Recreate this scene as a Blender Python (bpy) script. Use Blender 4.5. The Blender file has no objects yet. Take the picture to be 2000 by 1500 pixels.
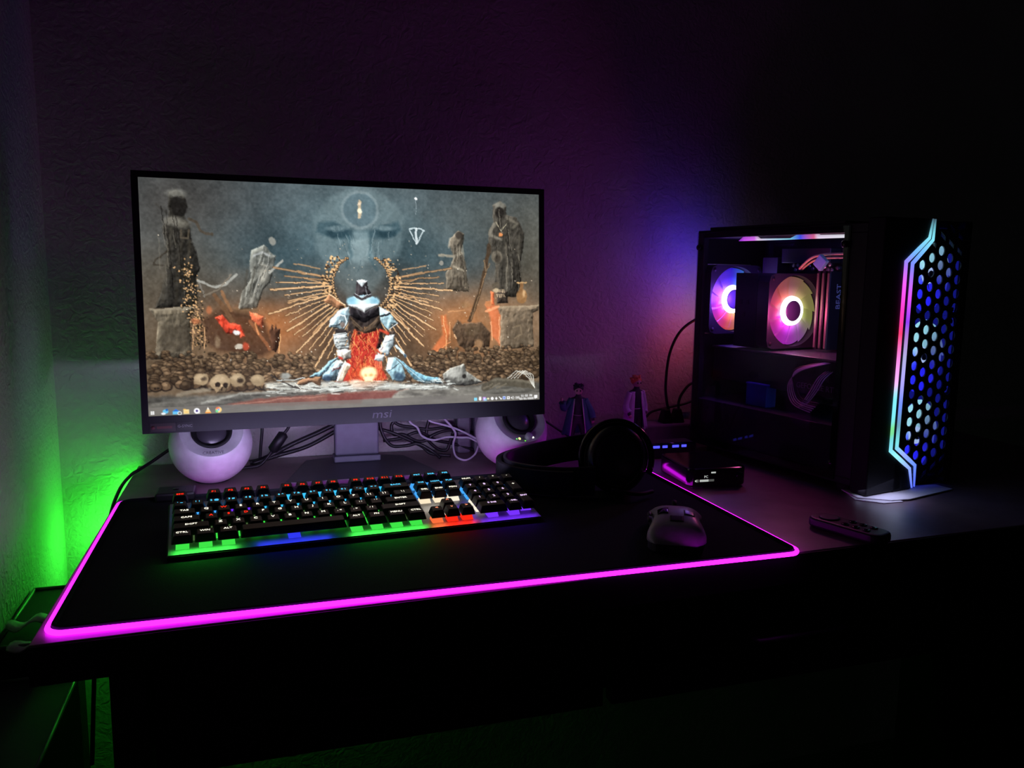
import bpy, bmesh, math, random
import numpy as np
from mathutils import Vector, Matrix, Euler

# ------------------------------------------------------------------ camera, world, exposure
scene = bpy.context.scene
COL = scene.collection
R2 = math.radians

cam_data = bpy.data.cameras.new('camera'); cam = bpy.data.objects.new('camera', cam_data); COL.objects.link(cam)
YAW, PITCH, ROLL = 0.3043, 0.1403, 0.0123
fwd = Vector((math.sin(YAW) * math.cos(PITCH), math.cos(YAW) * math.cos(PITCH), -math.sin(PITCH)))
rgt = Vector((math.cos(YAW), -math.sin(YAW), 0)); upv = rgt.cross(fwd)
rgt2 = rgt * math.cos(ROLL) + upv * math.sin(ROLL); upv2 = upv * math.cos(ROLL) - rgt * math.sin(ROLL)
cam.matrix_world = Matrix(((rgt2.x, upv2.x, -fwd.x, 0.1830), (rgt2.y, upv2.y, -fwd.y, -0.7511), (rgt2.z, upv2.z, -fwd.z, 0.3188), (0, 0, 0, 1)))
cam_data.sensor_width = 36; cam_data.lens = 1590.56 / 2000 * 36; cam_data.clip_start = 0.01
scene.camera = cam

world = bpy.data.worlds.new('night_room'); scene.world = world; world.use_nodes = True
world.node_tree.nodes['Background'].inputs[0].default_value = (0.58, 0.66, 0.66, 1)
world.node_tree.nodes['Background'].inputs[1].default_value = 0.0032
vs = scene.view_settings
vs.view_transform = 'Standard'; vs.look = 'None'; vs.exposure = 0.0; vs.gamma = 1.0; vs.use_curve_mapping = False
scene.cycles.max_bounces = 4; scene.cycles.diffuse_bounces = 2; scene.cycles.glossy_bounces = 3; scene.cycles.transparent_max_bounces = 8
scene.cycles.sample_clamp_indirect = 4.0; scene.cycles.use_adaptive_sampling = True; scene.cycles.adaptive_threshold = 0.025; scene.cycles.use_light_tree = False

# ------------------------------------------------------------------ helpers
def lin(c):
    return tuple(((v / 255) / 12.92 if v / 255 <= 0.04045 else ((v / 255 + 0.055) / 1.055) ** 2.4) for v in c)

MATS = {}
def pmat(name, rgb, rough=0.5, metal=0.0, bump=0.0, scale=60.0, vary=0.12, trans=0.0, alpha=1.0, spec=0.5):
    """Principled material with a little procedural noise in colour, and a bump when asked."""
    if name in MATS: return MATS[name]
    m = bpy.data.materials.new(name); m.use_nodes = True; nt = m.node_tree; b = nt.nodes['Principled BSDF']
    tc = nt.nodes.new('ShaderNodeTexCoord'); nz = nt.nodes.new('ShaderNodeTexNoise'); nz.inputs['Scale'].default_value = scale; nz.inputs['Detail'].default_value = 4
    nt.links.new(tc.outputs['Object'], nz.inputs['Vector'])
    rp = nt.nodes.new('ShaderNodeValToRGB'); c = lin(rgb)
    rp.color_ramp.elements[0].position = 0.3; rp.color_ramp.elements[1].position = 0.7
    rp.color_ramp.elements[0].color = (*[v * (1 - vary) for v in c], 1); rp.color_ramp.elements[1].color = (*[min(1, v * (1 + vary)) for v in c], 1)
    nt.links.new(nz.outputs['Fac'], rp.inputs[0]); nt.links.new(rp.outputs[0], b.inputs['Base Color'])
    b.inputs['Roughness'].default_value = rough; b.inputs['Metallic'].default_value = metal; b.inputs['Specular IOR Level'].default_value = spec
    if bump:
        bp = nt.nodes.new('ShaderNodeBump'); bp.inputs['Strength'].default_value = bump; bp.inputs['Distance'].default_value = 0.002
        nt.links.new(nz.outputs['Fac'], bp.inputs['Height']); nt.links.new(bp.outputs[0], b.inputs['Normal'])
    MATS[name] = m; return m

def emat(name, rgb, strength=1.0, linear=False):
    """A light-giving material."""
    if name in MATS: return MATS[name]
    m = bpy.data.materials.new(name); m.use_nodes = True; nt = m.node_tree; nt.nodes.clear()
    o = nt.nodes.new('ShaderNodeOutputMaterial'); e = nt.nodes.new('ShaderNodeEmission')
    e.inputs[0].default_value = (*(rgb if linear else lin(rgb)), 1); e.inputs[1].default_value = strength
    nt.links.new(e.outputs[0], o.inputs[0]); MATS[name] = m; return m

def attr_emat(name, strength=1.0, body=0.0):
    """Light given off in the colours of the mesh's colour attribute."""
    if name in MATS: return MATS[name]
    m = bpy.data.materials.new(name); m.use_nodes = True; nt = m.node_tree; nt.nodes.clear()
    o = nt.nodes.new('ShaderNodeOutputMaterial'); e = nt.nodes.new('ShaderNodeEmission'); a = nt.nodes.new('ShaderNodeAttribute'); a.attribute_name = 'Col'
    nt.links.new(a.outputs[0], e.inputs[0]); e.inputs[1].default_value = strength
    if body:
        g = nt.nodes.new('ShaderNodeBsdfPrincipled'); g.inputs['Base Color'].default_value = (body, body, body, 1); g.inputs['Roughness'].default_value = 0.3
        ad = nt.nodes.new('ShaderNodeAddShader'); nt.links.new(e.outputs[0], ad.inputs[0]); nt.links.new(g.outputs[0], ad.inputs[1]); nt.links.new(ad.outputs[0], o.inputs[0])
    else: nt.links.new(e.outputs[0], o.inputs[0])
    MATS[name] = m; return m

def tag(o, label=None, cat=None, group=None, kind=None):
    if label: o['label'] = label
    if cat: o['category'] = cat
    if group: o['group'] = group
    if kind: o['kind'] = kind
    return o

def thing(name, label, cat, loc=(0, 0, 0), rotz=0.0, rotx=0.0, group=None):
    o = bpy.data.objects.new(name, None); COL.objects.link(o); o.empty_display_size = 0.02
    o.location = loc; o.rotation_euler = (rotx, 0, rotz)
    return tag(o, label, cat, group)

class MB:
    def __init__(s): s.v = []; s.f = []; s.c = []; s.sm = []
    def add(s, vs, fs, M=None, smooth=False, cols=None):
        k = len(s.v)
        s.v += [tuple(M @ Vector(p)) if M is not None else tuple(p) for p in vs]
        s.f += [tuple(i + k for i in f) for f in fs]; s.sm += [smooth] * len(fs)
        if cols: s.c += list(cols)
        return s
    def box(s, x0, x1, y0, y1, z0, z1, M=None):
        return s.frus((x0, x1, y0, y1), (x0, x1, y0, y1), z0, z1, M)
    def frus(s, a, b, z0, z1, M=None):
        v = [(a[0], a[2], z0), (a[1], a[2], z0), (a[1], a[3], z0), (a[0], a[3], z0), (b[0], b[2], z1), (b[1], b[2], z1), (b[1], b[3], z1), (b[0], b[3], z1)]
        return s.add(v, [(3, 2, 1, 0), (4, 5, 6, 7), (0, 1, 5, 4), (1, 2, 6, 5), (2, 3, 7, 6), (3, 0, 4, 7)], M)
    def prism(s, pts, z0, z1, M=None):
        n = len(pts); v = [(x, y, z0) for x, y in pts] + [(x, y, z1) for x, y in pts]
        f = [tuple(range(n))[::-1], tuple(range(n, 2 * n))] + [(i, (i + 1) % n, n + (i + 1) % n, n + i) for i in range(n)]
        return s.add(v, f, M)
    def tube(s, pts, r, n=8, closed=False, M=None, cols=None, flat=1.0):
        P = [Vector(p) for p in pts]; N = len(P); rr = r if hasattr(r, '__len__') else [r] * N
        V = []; up = None; C = []
        for i in range(N):
            t = (P[(i + 1) % N] - P[i - 1]) if closed else (P[min(i + 1, N - 1)] - P[max(i - 1, 0)])
            t = t.normalized() if t.length > 1e-9 else Vector((0, 0, 1))
            if up is None: up = Vector((0, 0, 1)) if abs(t.z) < 0.9 else Vector((1, 0, 0))
            up = (up - t * up.dot(t))
            up = up.normalized() if up.length > 1e-6 else t.orthogonal().normalized()
            b = t.cross(up)
            for k in range(n):
                a = 2 * math.pi * k / n; V.append(tuple(P[i] + b * (math.cos(a) * rr[i]) + up * (math.sin(a) * rr[i] * flat)))
                if cols: C.append(cols[i])
        F = []
        for i in range(N if closed else N - 1):
            j = (i + 1) % N
            for k in range(n): F.append((i * n + k, i * n + (k + 1) % n, j * n + (k + 1) % n, j * n + k))
        if not closed: F += [tuple(range(n))[::-1], tuple(range((N - 1) * n, N * n))]
        return s.add(V, F, M, True, C)
    def lathe(s, prof, n=32, M=None, smooth=True, cap=True):
        V = []; F = []
        for r, z in prof:
            for k in range(n): V.append((r * math.cos(2 * math.pi * k / n), r * math.sin(2 * math.pi * k / n), z))
        for i in range(len(prof) - 1):
            for k in range(n): F.append((i * n + k, i * n + (k + 1) % n, (i + 1) * n + (k + 1) % n, (i + 1) * n + k))
        if cap:
            F.append(tuple(range(n))[::-1]); F.append(tuple(range((len(prof) - 1) * n, len(prof) * n)))
        return s.add(V, F, M, smooth)
    def ell(s, c, r, n=20, m=12, M=None):
        V = []; F = []
        for i in range(m + 1):
            a = math.pi * i / m
            for k in range(n):
                b = 2 * math.pi * k / n; V.append((c[0] + r[0] * math.sin(a) * math.cos(b), c[1] + r[1] * math.sin(a) * math.sin(b), c[2] + r[2] * math.cos(a)))
        for i in range(m):
            for k in range(n): F.append((i * n + k, (i + 1) * n + k, (i + 1) * n + (k + 1) % n, i * n + (k + 1) % n))
        return s.add(V, F, M, True)
    def grid(s, rows, M=None, smooth=True, cols=None):
        h, w = len(rows), len(rows[0]); V = [p for r in rows for p in r]
        F = [(i * w + j, i * w + j + 1, (i + 1) * w + j + 1, (i + 1) * w + j) for i in range(h - 1) for j in range(w - 1)]
        return s.add(V, F, M, smooth, cols)
    def mesh(s, name):
        me = bpy.data.meshes.new(name); me.from_pydata(s.v, [], s.f); me.polygons.foreach_set('use_smooth', s.sm)
        if s.c and len(s.c) == len(s.v):
            a = me.color_attributes.new('Col', 'FLOAT_COLOR', 'POINT'); a.data.foreach_set('color', [q for c in s.c for q in (*c, 1.0)])
        me.validate(); me.update(); return me
    def build(s, name, mat, parent=None, bevel=0.0, solid=0.0, seg=2, M=None, fix=True):
        me = s.mesh(name)
        if fix:
            bm = bmesh.new(); bm.from_mesh(me); bmesh.ops.recalc_face_normals(bm, faces=bm.faces); bm.to_mesh(me); bm.free()
        return obj(name, me, mat, parent, bevel, solid, seg)

def obj(name, me, mat, parent=None, bevel=0.0, solid=0.0, seg=2):
    o = bpy.data.objects.new(name, me); COL.objects.link(o)
    if mat is not None:
        me.materials.clear(); me.materials.append(mat)
    if parent is not None: o.parent = parent
    if solid:
        md = o.modifiers.new('thickness', 'SOLIDIFY'); md.thickness = solid; md.offset = 0
    if bevel:
        md = o.modifiers.new('edges', 'BEVEL'); md.width = bevel; md.segments = seg; md.limit_method = 'ANGLE'; md.angle_limit = R2(40)
    return o

def share(name, o, parent, loc=(0, 0, 0), rot=None, scale=None):
    c = bpy.data.objects.new(name, o.data if hasattr(o, 'data') else o); COL.objects.link(c); c.parent = parent; c.location = loc
    if rot: c.rotation_euler = rot
    if scale: c.scale = scale
    return c

def curve(pts, n=8, closed=False):
    P = [Vector(p) for p in pts]; out = []; N = len(P)
    for i in range(N if closed else N - 1):
        a, b, c, d = (P[(i - 1) % N], P[i], P[(i + 1) % N], P[(i + 2) % N]) if closed else (P[max(i - 1, 0)], P[i], P[i + 1], P[min(i + 2, N - 1)])
        for k in range(n):
            t = k / n; out.append(0.5 * ((2 * b) + (c - a) * t + (2 * a - 5 * b + 4 * c - d) * t * t + (3 * b - a - 3 * c + d) * t ** 3))
    if not closed: out.append(P[-1])
    return out

def rrect(x0, x1, y0, y1, r, n=6):
    out = []
    for cx, cy, a0 in ((x1 - r, y1 - r, 0), (x0 + r, y1 - r, 90), (x0 + r, y0 + r, 180), (x1 - r, y0 + r, 270)):
        for k in range(n + 1):
            a = R2(a0 + 90 * k / n); out.append((cx + r * math.cos(a), cy + r * math.sin(a)))
    return out

TXT = {}
def text_mesh(s, size, extrude=0.0, align='CENTER', res=2):
    key = (s, size, extrude, align)
    if key in TXT: return TXT[key]
    cu = bpy.data.curves.new('lettering', 'FONT'); cu.body = s; cu.size = size; cu.extrude = extrude; cu.align_x = align; cu.align_y = 'CENTER'; cu.resolution_u = res
    o = bpy.data.objects.new('lettering', cu); COL.objects.link(o)
    dg = bpy.context.evaluated_depsgraph_get(); me = bpy.data.meshes.new_from_object(o.evaluated_get(dg), depsgraph=dg)
    bpy.data.objects.remove(o); bpy.data.curves.remove(cu)
    TXT[key] = me; return me

def lettering(name, s, size, mat, parent, M, extrude=0.0002):
    me = text_mesh(s, size, extrude).copy(); me.transform(M)
    return obj(name, me, mat, parent)

def lamp(name, typ, loc, rgb, power, parent=None, size=0.03, rot=None, spread=None):
    d = bpy.data.lights.new(name, typ); d.color = lin(rgb); d.energy = power
    if typ == 'POINT': d.shadow_soft_size = size
    if typ == 'AREA':
        d.size = size
        if spread: d.spread = spread
    o = bpy.data.objects.new(name, d); COL.objects.link(o); o.location = loc
    if rot: o.rotation_euler = rot
    if parent is not None: o.parent = parent
    return o

def aim(o, direction):
    o.rotation_euler = Vector(direction).to_track_quat('-Z', 'Y').to_euler()

TM = Matrix.Translation
def RX(a): return Matrix.Rotation(a, 4, 'X')
def RY(a): return Matrix.Rotation(a, 4, 'Y')
def RZ(a): return Matrix.Rotation(a, 4, 'Z')
def basis(o, x, y, z):
    return Matrix(((x[0], y[0], z[0], o[0]), (x[1], y[1], z[1], o[1]), (x[2], y[2], z[2], o[2]), (0, 0, 0, 1)))

# ------------------------------------------------------------------ the picture shown on the screen
def paint_desktop(ops, W=704, H=396):
    """Paint the flat desktop picture of the screen as an array of display colours."""
    rng = np.random.default_rng(11)
    yy, xx = np.mgrid[0:H, 0:W].astype(np.float32)
    def noise(nx, ny):
        g = rng.random((ny + 3, nx + 3)).astype(np.float32)
        u = xx / W * nx; v = yy / H * ny
        i = u.astype(int); j = v.astype(int); a = u - i; b = v - j
        a = a * a * (3 - 2 * a); b = b * b * (3 - 2 * b)
        return (g[j, i] * (1 - a) + g[j, i + 1] * a) * (1 - b) + (g[j + 1, i] * (1 - a) + g[j + 1, i + 1] * a) * b
    def fbm(nx, ny, o=4):
        t = 0; w = 0.5; s = 0
        for k in range(o):
            t = t + noise(nx * 2 ** k, ny * 2 ** k) * w; s += w; w *= 0.55
        return t / s
    C = np.zeros((H, W, 3), np.float32)
    FOLD = fbm(46, 9, 4) + .5 * fbm(90, 40, 2)
    def col(c): return np.array(c, np.float32)
    top = col((70, 78, 82)); bot = col((106, 88, 68))
    t = np.clip((yy / H - 0.25) / 0.5, 0, 1)[..., None]
    C[:] = top * (1 - t) + bot * t
    def blob(cx, cy, sx, sy, c, a):
        m = a * np.exp(-((xx - cx) / sx) ** 2 - ((yy - cy) / sy) ** 2)[..., None]
        C[:] = C * (1 - m) + col(c) * m
    blob(60, 30, 110, 80, (66, 64, 62), .9); blob(40, 200, 120, 110, (78, 70, 58), .8)
    blob(360, 90, 150, 110, (86, 108, 114), .95); blob(235, 130, 90, 60, (60, 82, 90), .9)
    blob(470, 120, 110, 70, (54, 76, 84), .8); blob(600, 60, 120, 60, (92, 100, 98), .7)
    blob(690, 120, 60, 120, (76, 72, 62), .8); blob(200, 250, 110, 50, (186, 112, 62), .95)
    blob(545, 250, 120, 60, (178, 112, 64), .95); blob(365, 250, 120, 70, (74, 62, 52), .7)
    blob(650, 240, 80, 60, (128, 98, 70), .6); blob(60, 300, 100, 50, (96, 78, 58), .7)
    n = fbm(7, 4, 5); C *= (0.78 + 0.44 * n)[..., None]
    n = fbm(14, 5, 4); C += ((n - .5) * 16)[..., None]
    ON = [True]
    def over(x0, x1, y0, y1, m, c):
        C[y0:y1, x0:x1] = C[y0:y1, x0:x1] * (1 - m[..., None]) + np.asarray(c, np.float32) * m[..., None]
    def seg(px, py, a, b):
        dx, dy = b[0] - a[0], b[1] - a[1]; q = dx * dx + dy * dy + 1e-9
        s = np.clip(((px - a[0]) * dx + (py - a[1]) * dy) / q, 0, 1)
        return np.hypot(px - a[0] - s * dx, py - a[1] - s * dy)
    def box(xs, ys, pad):
        x0 = int(max(0, min(xs) - pad)); x1 = int(min(W, max(xs) + pad + 1))
        y0 = int(max(0, min(ys) - pad)); y1 = int(min(H, max(ys) + pad + 1))
        return x0, x1, y0, y1
    def poly(p, c, a=1, s=1.0):
        x0, x1, y0, y1 = box(p[:, 0], p[:, 1], s + 1)
        if x1 <= x0 or y1 <= y0: return
        px, py = xx[y0:y1, x0:x1], yy[y0:y1, x0:x1]
        d = np.full(px.shape, 1e9, np.float32); ins = np.zeros(px.shape, bool)
        for k in range(len(p)):
            u, v = p[k - 1], p[k]; d = np.minimum(d, seg(px, py, u, v))
            if u[1] != v[1]:
                ins ^= ((u[1] > py) != (v[1] > py)) & (px < (v[0] - u[0]) * (py - u[1]) / (v[1] - u[1]) + u[0])
        sd = np.where(ins, -d, d); m = a * np.clip(.5 - sd / s, 0, 1)
        if ON[0] and a > .82 and s < 3.5 and min(px.shape) > 6: m, c = m, relief(np.where(ins, d, 0), c, x0, x1, y0, y1)
        over(x0, x1, y0, y1, m, c)
    def relief(d, c, x0, x1, y0, y1):
        # sculpted shading of a painted shape: rounded towards its outline, with carved folds
        big = min(d.shape) > 24; r = min(9.0, max(2.0, float(d.max()))) 
        h = np.sqrt(np.clip(d / r, 0, 1)) * r * .9 + FOLD[y0:y1, x0:x1] * (9 if big else 2.5)
        gy, gx = np.gradient(h)
        l = np.clip(1 + .55 * (gx * .55 + gy * .83), .25, 2.1)
        return col(c) * l[..., None]
    def line(p, c, a=1, s=.8, w=2):
        x0, x1, y0, y1 = box(p[:, 0], p[:, 1], w + s + 1)
        if x1 <= x0 or y1 <= y0: return
        px, py = xx[y0:y1, x0:x1], yy[y0:y1, x0:x1]
        d = np.full(px.shape, 1e9, np.float32)
        for k in range(len(p) - 1): d = np.minimum(d, seg(px, py, p[k], p[k + 1]))
        over(x0, x1, y0, y1, a * np.clip(.5 - (d - w / 2) / s, 0, 1), c)
    def ell(cx, cy, rx, ry, c, a=1, s=1.0):
        x0, x1, y0, y1 = box([cx - rx, cx + rx], [cy - ry, cy + ry], s + 1)
        if x1 <= x0 or y1 <= y0: return
        px, py = xx[y0:y1, x0:x1], yy[y0:y1, x0:x1]
        sd = (np.hypot((px - cx) / rx, (py - cy) / ry) - 1) * min(rx, ry)
        over(x0, x1, y0, y1, a * np.clip(.5 - sd / s, 0, 1), c)
    def special(k):
        if k == 'vine':
            for i in range(420):
                q = rng.random(); x = 66 + 24 * q + rng.normal(0, 7); y = 140 + 140 * q + rng.normal(0, 6)
                b = rng.random(); c = (40 + 10 * b, 36 + 8 * b, 28) if b < .6 else (150 + 70 * b, 120 + 50 * b, 84 + 30 * b)
                ell(x, y, .8 + rng.random(), .8 + rng.random(), c, .9, 1)
        elif k == 'foldsL': folds([(42, 35), (48, 90), (52, 150), (54, 212)], 17, 22, (22, 20, 18), (112, 106, 94))
        elif k == 'foldsM': folds([(200, 112), (190, 140), (178, 170), (168, 212)], 14, 22, (56, 56, 52), (184, 184, 176))
        elif k == 'foldsR': folds([(628, 30), (634, 80), (640, 130), (640, 190)], 20, 22, (28, 26, 24), (142, 134, 118))
        elif k == 'foldsS': folds([(540, 85), (540, 120), (538, 150), (540, 180)], 12, 14, (44, 38, 32), (168, 154, 130))
        elif k == 'foldsB':
            folds([(325, 60), (340, 110), (350, 150)], 20, 14, (60, 84, 92), (136, 156, 160)); folds([(395, 60), (384, 110), (374, 150)], 20, 14, (60, 84, 92), (136, 156, 160))
        elif k == 'script':
            for i in range(16): line(np.array([(617 + 2.2 * (i % 8), 181 + 9 * (i // 8)), (618 + 2.2 * (i % 8) + rng.normal(0, .8), 186 + 9 * (i // 8))]), (220, 190, 150), .8, .8, 1)
        elif k == 'skulls':
            L = []
            for i in range(950):
                x = rng.random() * W; side = abs(x - 362) / 362
                y = 286 + 62 * rng.random() + 10 * (1 - side)
                if 275 < x < 450 and y < 325: continue
                L.append((y, x))
            for y, x in sorted(L):
                r = 3.2 + (y - 286) / 62 * 5.5; b = .7 + .5 * rng.random()
                g = 1 - .35 * abs(x - 362) / 362 * (rng.random() * .5 + .5)
                base = (104 * b * g, 82 * b * g, 60 * b * g)
                ell(x, y + 1.0, r * 1.15, r * .95, (34, 27, 22), .8, 2)
                ell(x, y, r, r * .78, base, 1, 1.2); ell(x - r * .2, y - r * .3, r * .55, r * .3, (168 * b * g, 136 * b * g, 102 * b * g), .75, 2)
                if rng.random() < .22:
                    ell(x - r * .1, y + r * .35, r * .2, r * .2, (36, 28, 22), .9, 1); ell(x + r * .4, y + r * .3, r * .2, r * .2, (36, 28, 22), .9, 1)
        elif k == 'floor':
            m = np.clip((yy - 352 - 8 * noise(9, 2)) / 7, 0, 1) * .97
            st = fbm(10, 30, 4); st2 = fbm(40, 90, 2)
            base = col((104, 102, 95)) * (0.45 + .75 * st + .35 * (st2 - .5))[..., None]
            g = np.exp(-((xx - 362) / 190) ** 2)[..., None]; base = base * (1 + .55 * g)
            C[:] = C * (1 - m[..., None]) + base * m[..., None]
        elif k == 'rays':
            cx, cy = 362.0, 172.0
            m = .55 * np.clip(1 - np.abs(np.hypot(xx - cx, yy - cy) - 70) / 75, 0, 1) * np.clip((yy - cy + 50) / 50, 0, 1); over(0, W, 0, H, m, (62, 54, 48))
            for sgn in (-1, 1):
                for i in range(27):
                    an = math.radians(-10 + i * 4.6); r0 = 58 + 4 * rng.random(); r1 = (150 if i % 3 else 172) - 18 * rng.random() - (20 if i > 19 else 0)
                    d = np.array((sgn * math.cos(an), math.sin(an) * 1.02)); a = np.array((cx, cy))
                    w = 2.6 if i % 3 == 0 else 1.5
                    line(np.array([a + d * r0, a + d * r1]), (96, 70, 48), .8, 1.2, w + 1.6)
                    line(np.array([a + d * r0, a + d * r1]), (222, 178, 128), .92 if i > 1 else .5, .9, w)
                for i in range(46):
                    an = math.radians(-62 + i * 2.9); r = 51 + 2 * (i % 2)
                    x, y = cx + sgn * r * math.cos(an), cy + r * math.sin(an)
                    ell(x, y, 2.4, 2.4, (70, 52, 38), 1, 1); ell(x - .3, y - .4, 1.5, 1.3, (216, 172, 120), .95, 1)
                for i in range(170):
                    an = math.radians(-50 + 105 * rng.random()); r = 54 + 17 * rng.random()
                    x, y = cx + sgn * r * math.cos(an), cy + r * math.sin(an); b = rng.random()
                    ell(x, y, 1 + 1.6 * b, 1 + 1.2 * rng.random(), (56, 42, 32) if b < .5 else (176 + 60 * b, 128 + 60 * b, 80 + 50 * b), .9, 1)
                for i in range(3):
                    y = 138 + 12 * i; line(np.array([(cx + sgn * 74, y + 8), (cx + sgn * (118 - 8 * i), y)]), (196, 148, 100), .7, 1.2, 2.4)
        elif k == 'plateL':
            for i in range(5):
                y = 264 + 6 * i; line(np.array([(309 + i * 2, y), (331 + i, y - 2)]), (66, 68, 72), .7, 1, 1.2); line(np.array([(309 + i * 2, y - 2), (331 + i, y - 4)]), (226, 232, 232), .7, 1, 1.2)
        elif k == 'red':
            for i in range(330):
                x = 366 + rng.normal(0, 22); y = 250 + 95 * rng.random(); b = rng.random()
                if abs(x - 364) > 22 + (y - 250) * .5: continue
                line(np.array([(x, y), (x + rng.normal(0, 3), y + 3 + 5 * b)]), (90, 20, 18) if b < .45 else (240, 110 + 60 * b, 60 + 30 * b), .75, 1, 1.1)
        elif k == 'stones':
            for i in range(170):
                x = 180 + 350 * rng.random(); y = 348 + 20 * rng.random(); b = rng.random()
                line(np.array([(x, y), (x + 4 + 14 * rng.random(), y + rng.normal(0, 1))]), (60, 58, 54) if b < .55 else (226, 232, 226), .6, 1, 1 + b)
        elif k == 'sparks':
            for i in range(330):
                x = 362 + rng.normal(0, 120); y = 230 + rng.normal(0, 60)
                if y > 340 or y < 90 or (abs(x - 362) < 40 and y > 170): continue
                b = rng.random(); ell(x, y, .5 + .5 * b, .5 + .5 * b, (240, 200 + 30 * b, 150 + 60 * b), .5 + .4 * b, .8)
    def folds(path, half, n, lo, hi):
        path = np.array(path, float)
        for i in range(n):
            t0 = rng.random() * .75; t1 = t0 + .12 + .2 * rng.random(); o = rng.normal(0, .45); pts = []
            for t in np.linspace(t0, min(t1, 1), 4):
                q = t * (len(path) - 1); k = min(int(q), len(path) - 2); a = path[k] + (path[k + 1] - path[k]) * (q - k)
                pts.append((a[0] + o * half * (1 + .5 * t) + rng.normal(0, .6), a[1]))
            line(np.array(pts, np.float32), hi if rng.random() < .42 else lo, .55, 1, .8 + .8 * rng.random())
    for o in ops.strip().split('\n'):
        f = o.split('|')
        if f[0] == 'X': special(f[1]); continue
        v = np.array([float(q) for q in f[1].split()], np.float32); c = [float(q) for q in f[2].split(',')]; a = float(f[3]); s = float(f[4])
        if f[0] == 'P': poly(v.reshape(-1, 2), c, a, s)
        elif f[0] == 'L': line(v.reshape(-1, 2), c, a, s, float(f[5]))
        else: ell(v[0], v[1], v[2], v[3], c, a, s)
    wx = (fbm(60, 34, 3) - .5) * 3.4; wy = (fbm(60, 34, 3) - .5) * 3.4
    jx = np.clip(np.rint(xx + wx), 0, W - 1).astype(int); jy = np.clip(np.rint(yy + wy), 0, H - 1).astype(int)
    C[:] = C[jy, jx]
    C *= (0.90 + .20 * fbm(50, 28, 4))[..., None]
    C += ((fbm(170, 96, 2) - .5) * 18)[..., None]
    mean = C.mean(axis=2, keepdims=True); C[:] = 4 + (mean + (C - mean) * .86); C[:] = np.clip((C - 84) * 1.22 + 90, 8, 255)
    ON[0] = False
    # task bar along the bottom with its small icons, clock and date
    tb = H - 15
    C[tb:] = C[tb:] * .25 + col((128, 124, 117)) * .75
    Q = lambda *p: np.array(p, np.float32)
    def rect(x0, y0, x1, y1, c, a=1): poly(Q((x0, y0), (x1, y0), (x1, y1), (x0, y1)), c, a, .8)
    for dx in (-2.4, .6):
        for dy in (-2.4, .6): rect(7.5 + dx - 1.2, 388.7 + dy, 7.5 + dx + 1.4, 388.7 + dy + 2.7, (252, 252, 252))
    ell(27, 387.5, 4.5, 3.6, (110, 200, 240)); ell(23.5, 391, 3.5, 2, (240, 246, 250)); ell(29, 385, 2, 2, (40, 110, 190))
    poly(Q((38, 388), (43, 384), (49, 388), (49, 393), (38, 393)), (110, 200, 245)); poly(Q((38, 388), (43, 384), (49, 388)), (40, 110, 215)); ell(49, 391.5, 3.4, 3.4, (250, 250, 248)); ell(49, 391.5, 2.2, 2.2, (130, 126, 118))
    rect(55, 385.5, 64, 393, (255, 226, 160)); rect(55, 384.3, 59, 386, (255, 200, 96)); rect(57, 389, 62, 391, (255, 206, 110))
    ell(76.3, 388.6, 4.9, 4.9, (250, 250, 252)); ell(76.3, 388.6, 1.8, 1.8, (60, 40, 130)); rect(79, 389, 81, 393, (250, 250, 252))
    poly(Q((94.2, 383), (98.8, 392), (89.6, 392)), (255, 214, 150)); poly(Q((94.2, 383), (96, 387), (92.4, 387)), (255, 255, 255)); rect(89.5, 391.5, 99, 393.3, (255, 160, 60))
    ell(111.3, 388.2, 5, 5, (255, 214, 130)); ell(108.5, 390.3, 2.4, 2.6, (120, 220, 150)); ell(110, 385.6, 3, 2, (245, 120, 90)); ell(111.3, 388.2, 2.1, 2.1, (250, 250, 250)); ell(111.3, 388.2, 1.4, 1.4, (90, 160, 240))
    W_ = (255, 255, 255)
    rect(569.5, 386, 575.5, 392, (140, 225, 255)); ell(581.5, 388.8, 2.6, 3.2, W_); ell(580.3, 385.6, .9, 1.6, W_); ell(582.9, 385.6, .9, 1.6, W_)
    rect(587, 385.5, 593, 392, (205, 150, 245)); rect(589, 388, 595, 393, (150, 220, 250), .8); rect(589, 387, 591, 390, W_)
    ell(597.6, 388.8, 2.2, 1.8, (250, 244, 200)); ell(605.8, 388.8, 3, 3, W_); poly(Q((614, 386), (616.5, 389), (614, 392), (611.5, 389)), W_)
    line(Q((620, 386.5), (624, 390.5)), W_, 1, .8, 1.6); ell(623.6, 390, 1.6, 1.6, W_); rect(627, 385.5, 633, 391.5, (190, 215, 255)); rect(628.4, 387, 631.6, 390, (110, 120, 220))
    rect(635.5, 386, 641.5, 391.5, W_); rect(637.3, 387.6, 639.6, 389.8, (110, 106, 100)); poly(Q((643.5, 388), (645, 388), (647, 386), (647, 392), (645, 390), (643.5, 390)), W_); line(Q((649, 386.5), (650, 389), (649, 391.5)), W_, 1, .8, 1)
    G = {'0': 0x7b6f, '1': 0x2c97, '2': 0x73e7, '5': 0x79cf, '3': 0x73cf, '/': 0x12a4, ':': 0x0410, 'P': 0x7be4, 'M': 0x5fed, 'E': 0x79e7, 'N': 0x5ffd, 'G': 0x79af, ' ': 0}
    def text(s, x, y, px):
        for ch in s:
            b = G[ch]
            for i in range(15):
                if b >> (14 - i) & 1: rect(x + (i % 3) * px, y + (i // 3) * px, x + (i % 3) * px + px, y + (i // 3) * px + px, W_)
            x += 4 * px * .92
    text('ENG', 653.3, 387, .8); text('11:02 PM', 664.5, 383.8, .8); text('02/01/2025', 661.5, 389.6, .8)
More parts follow.
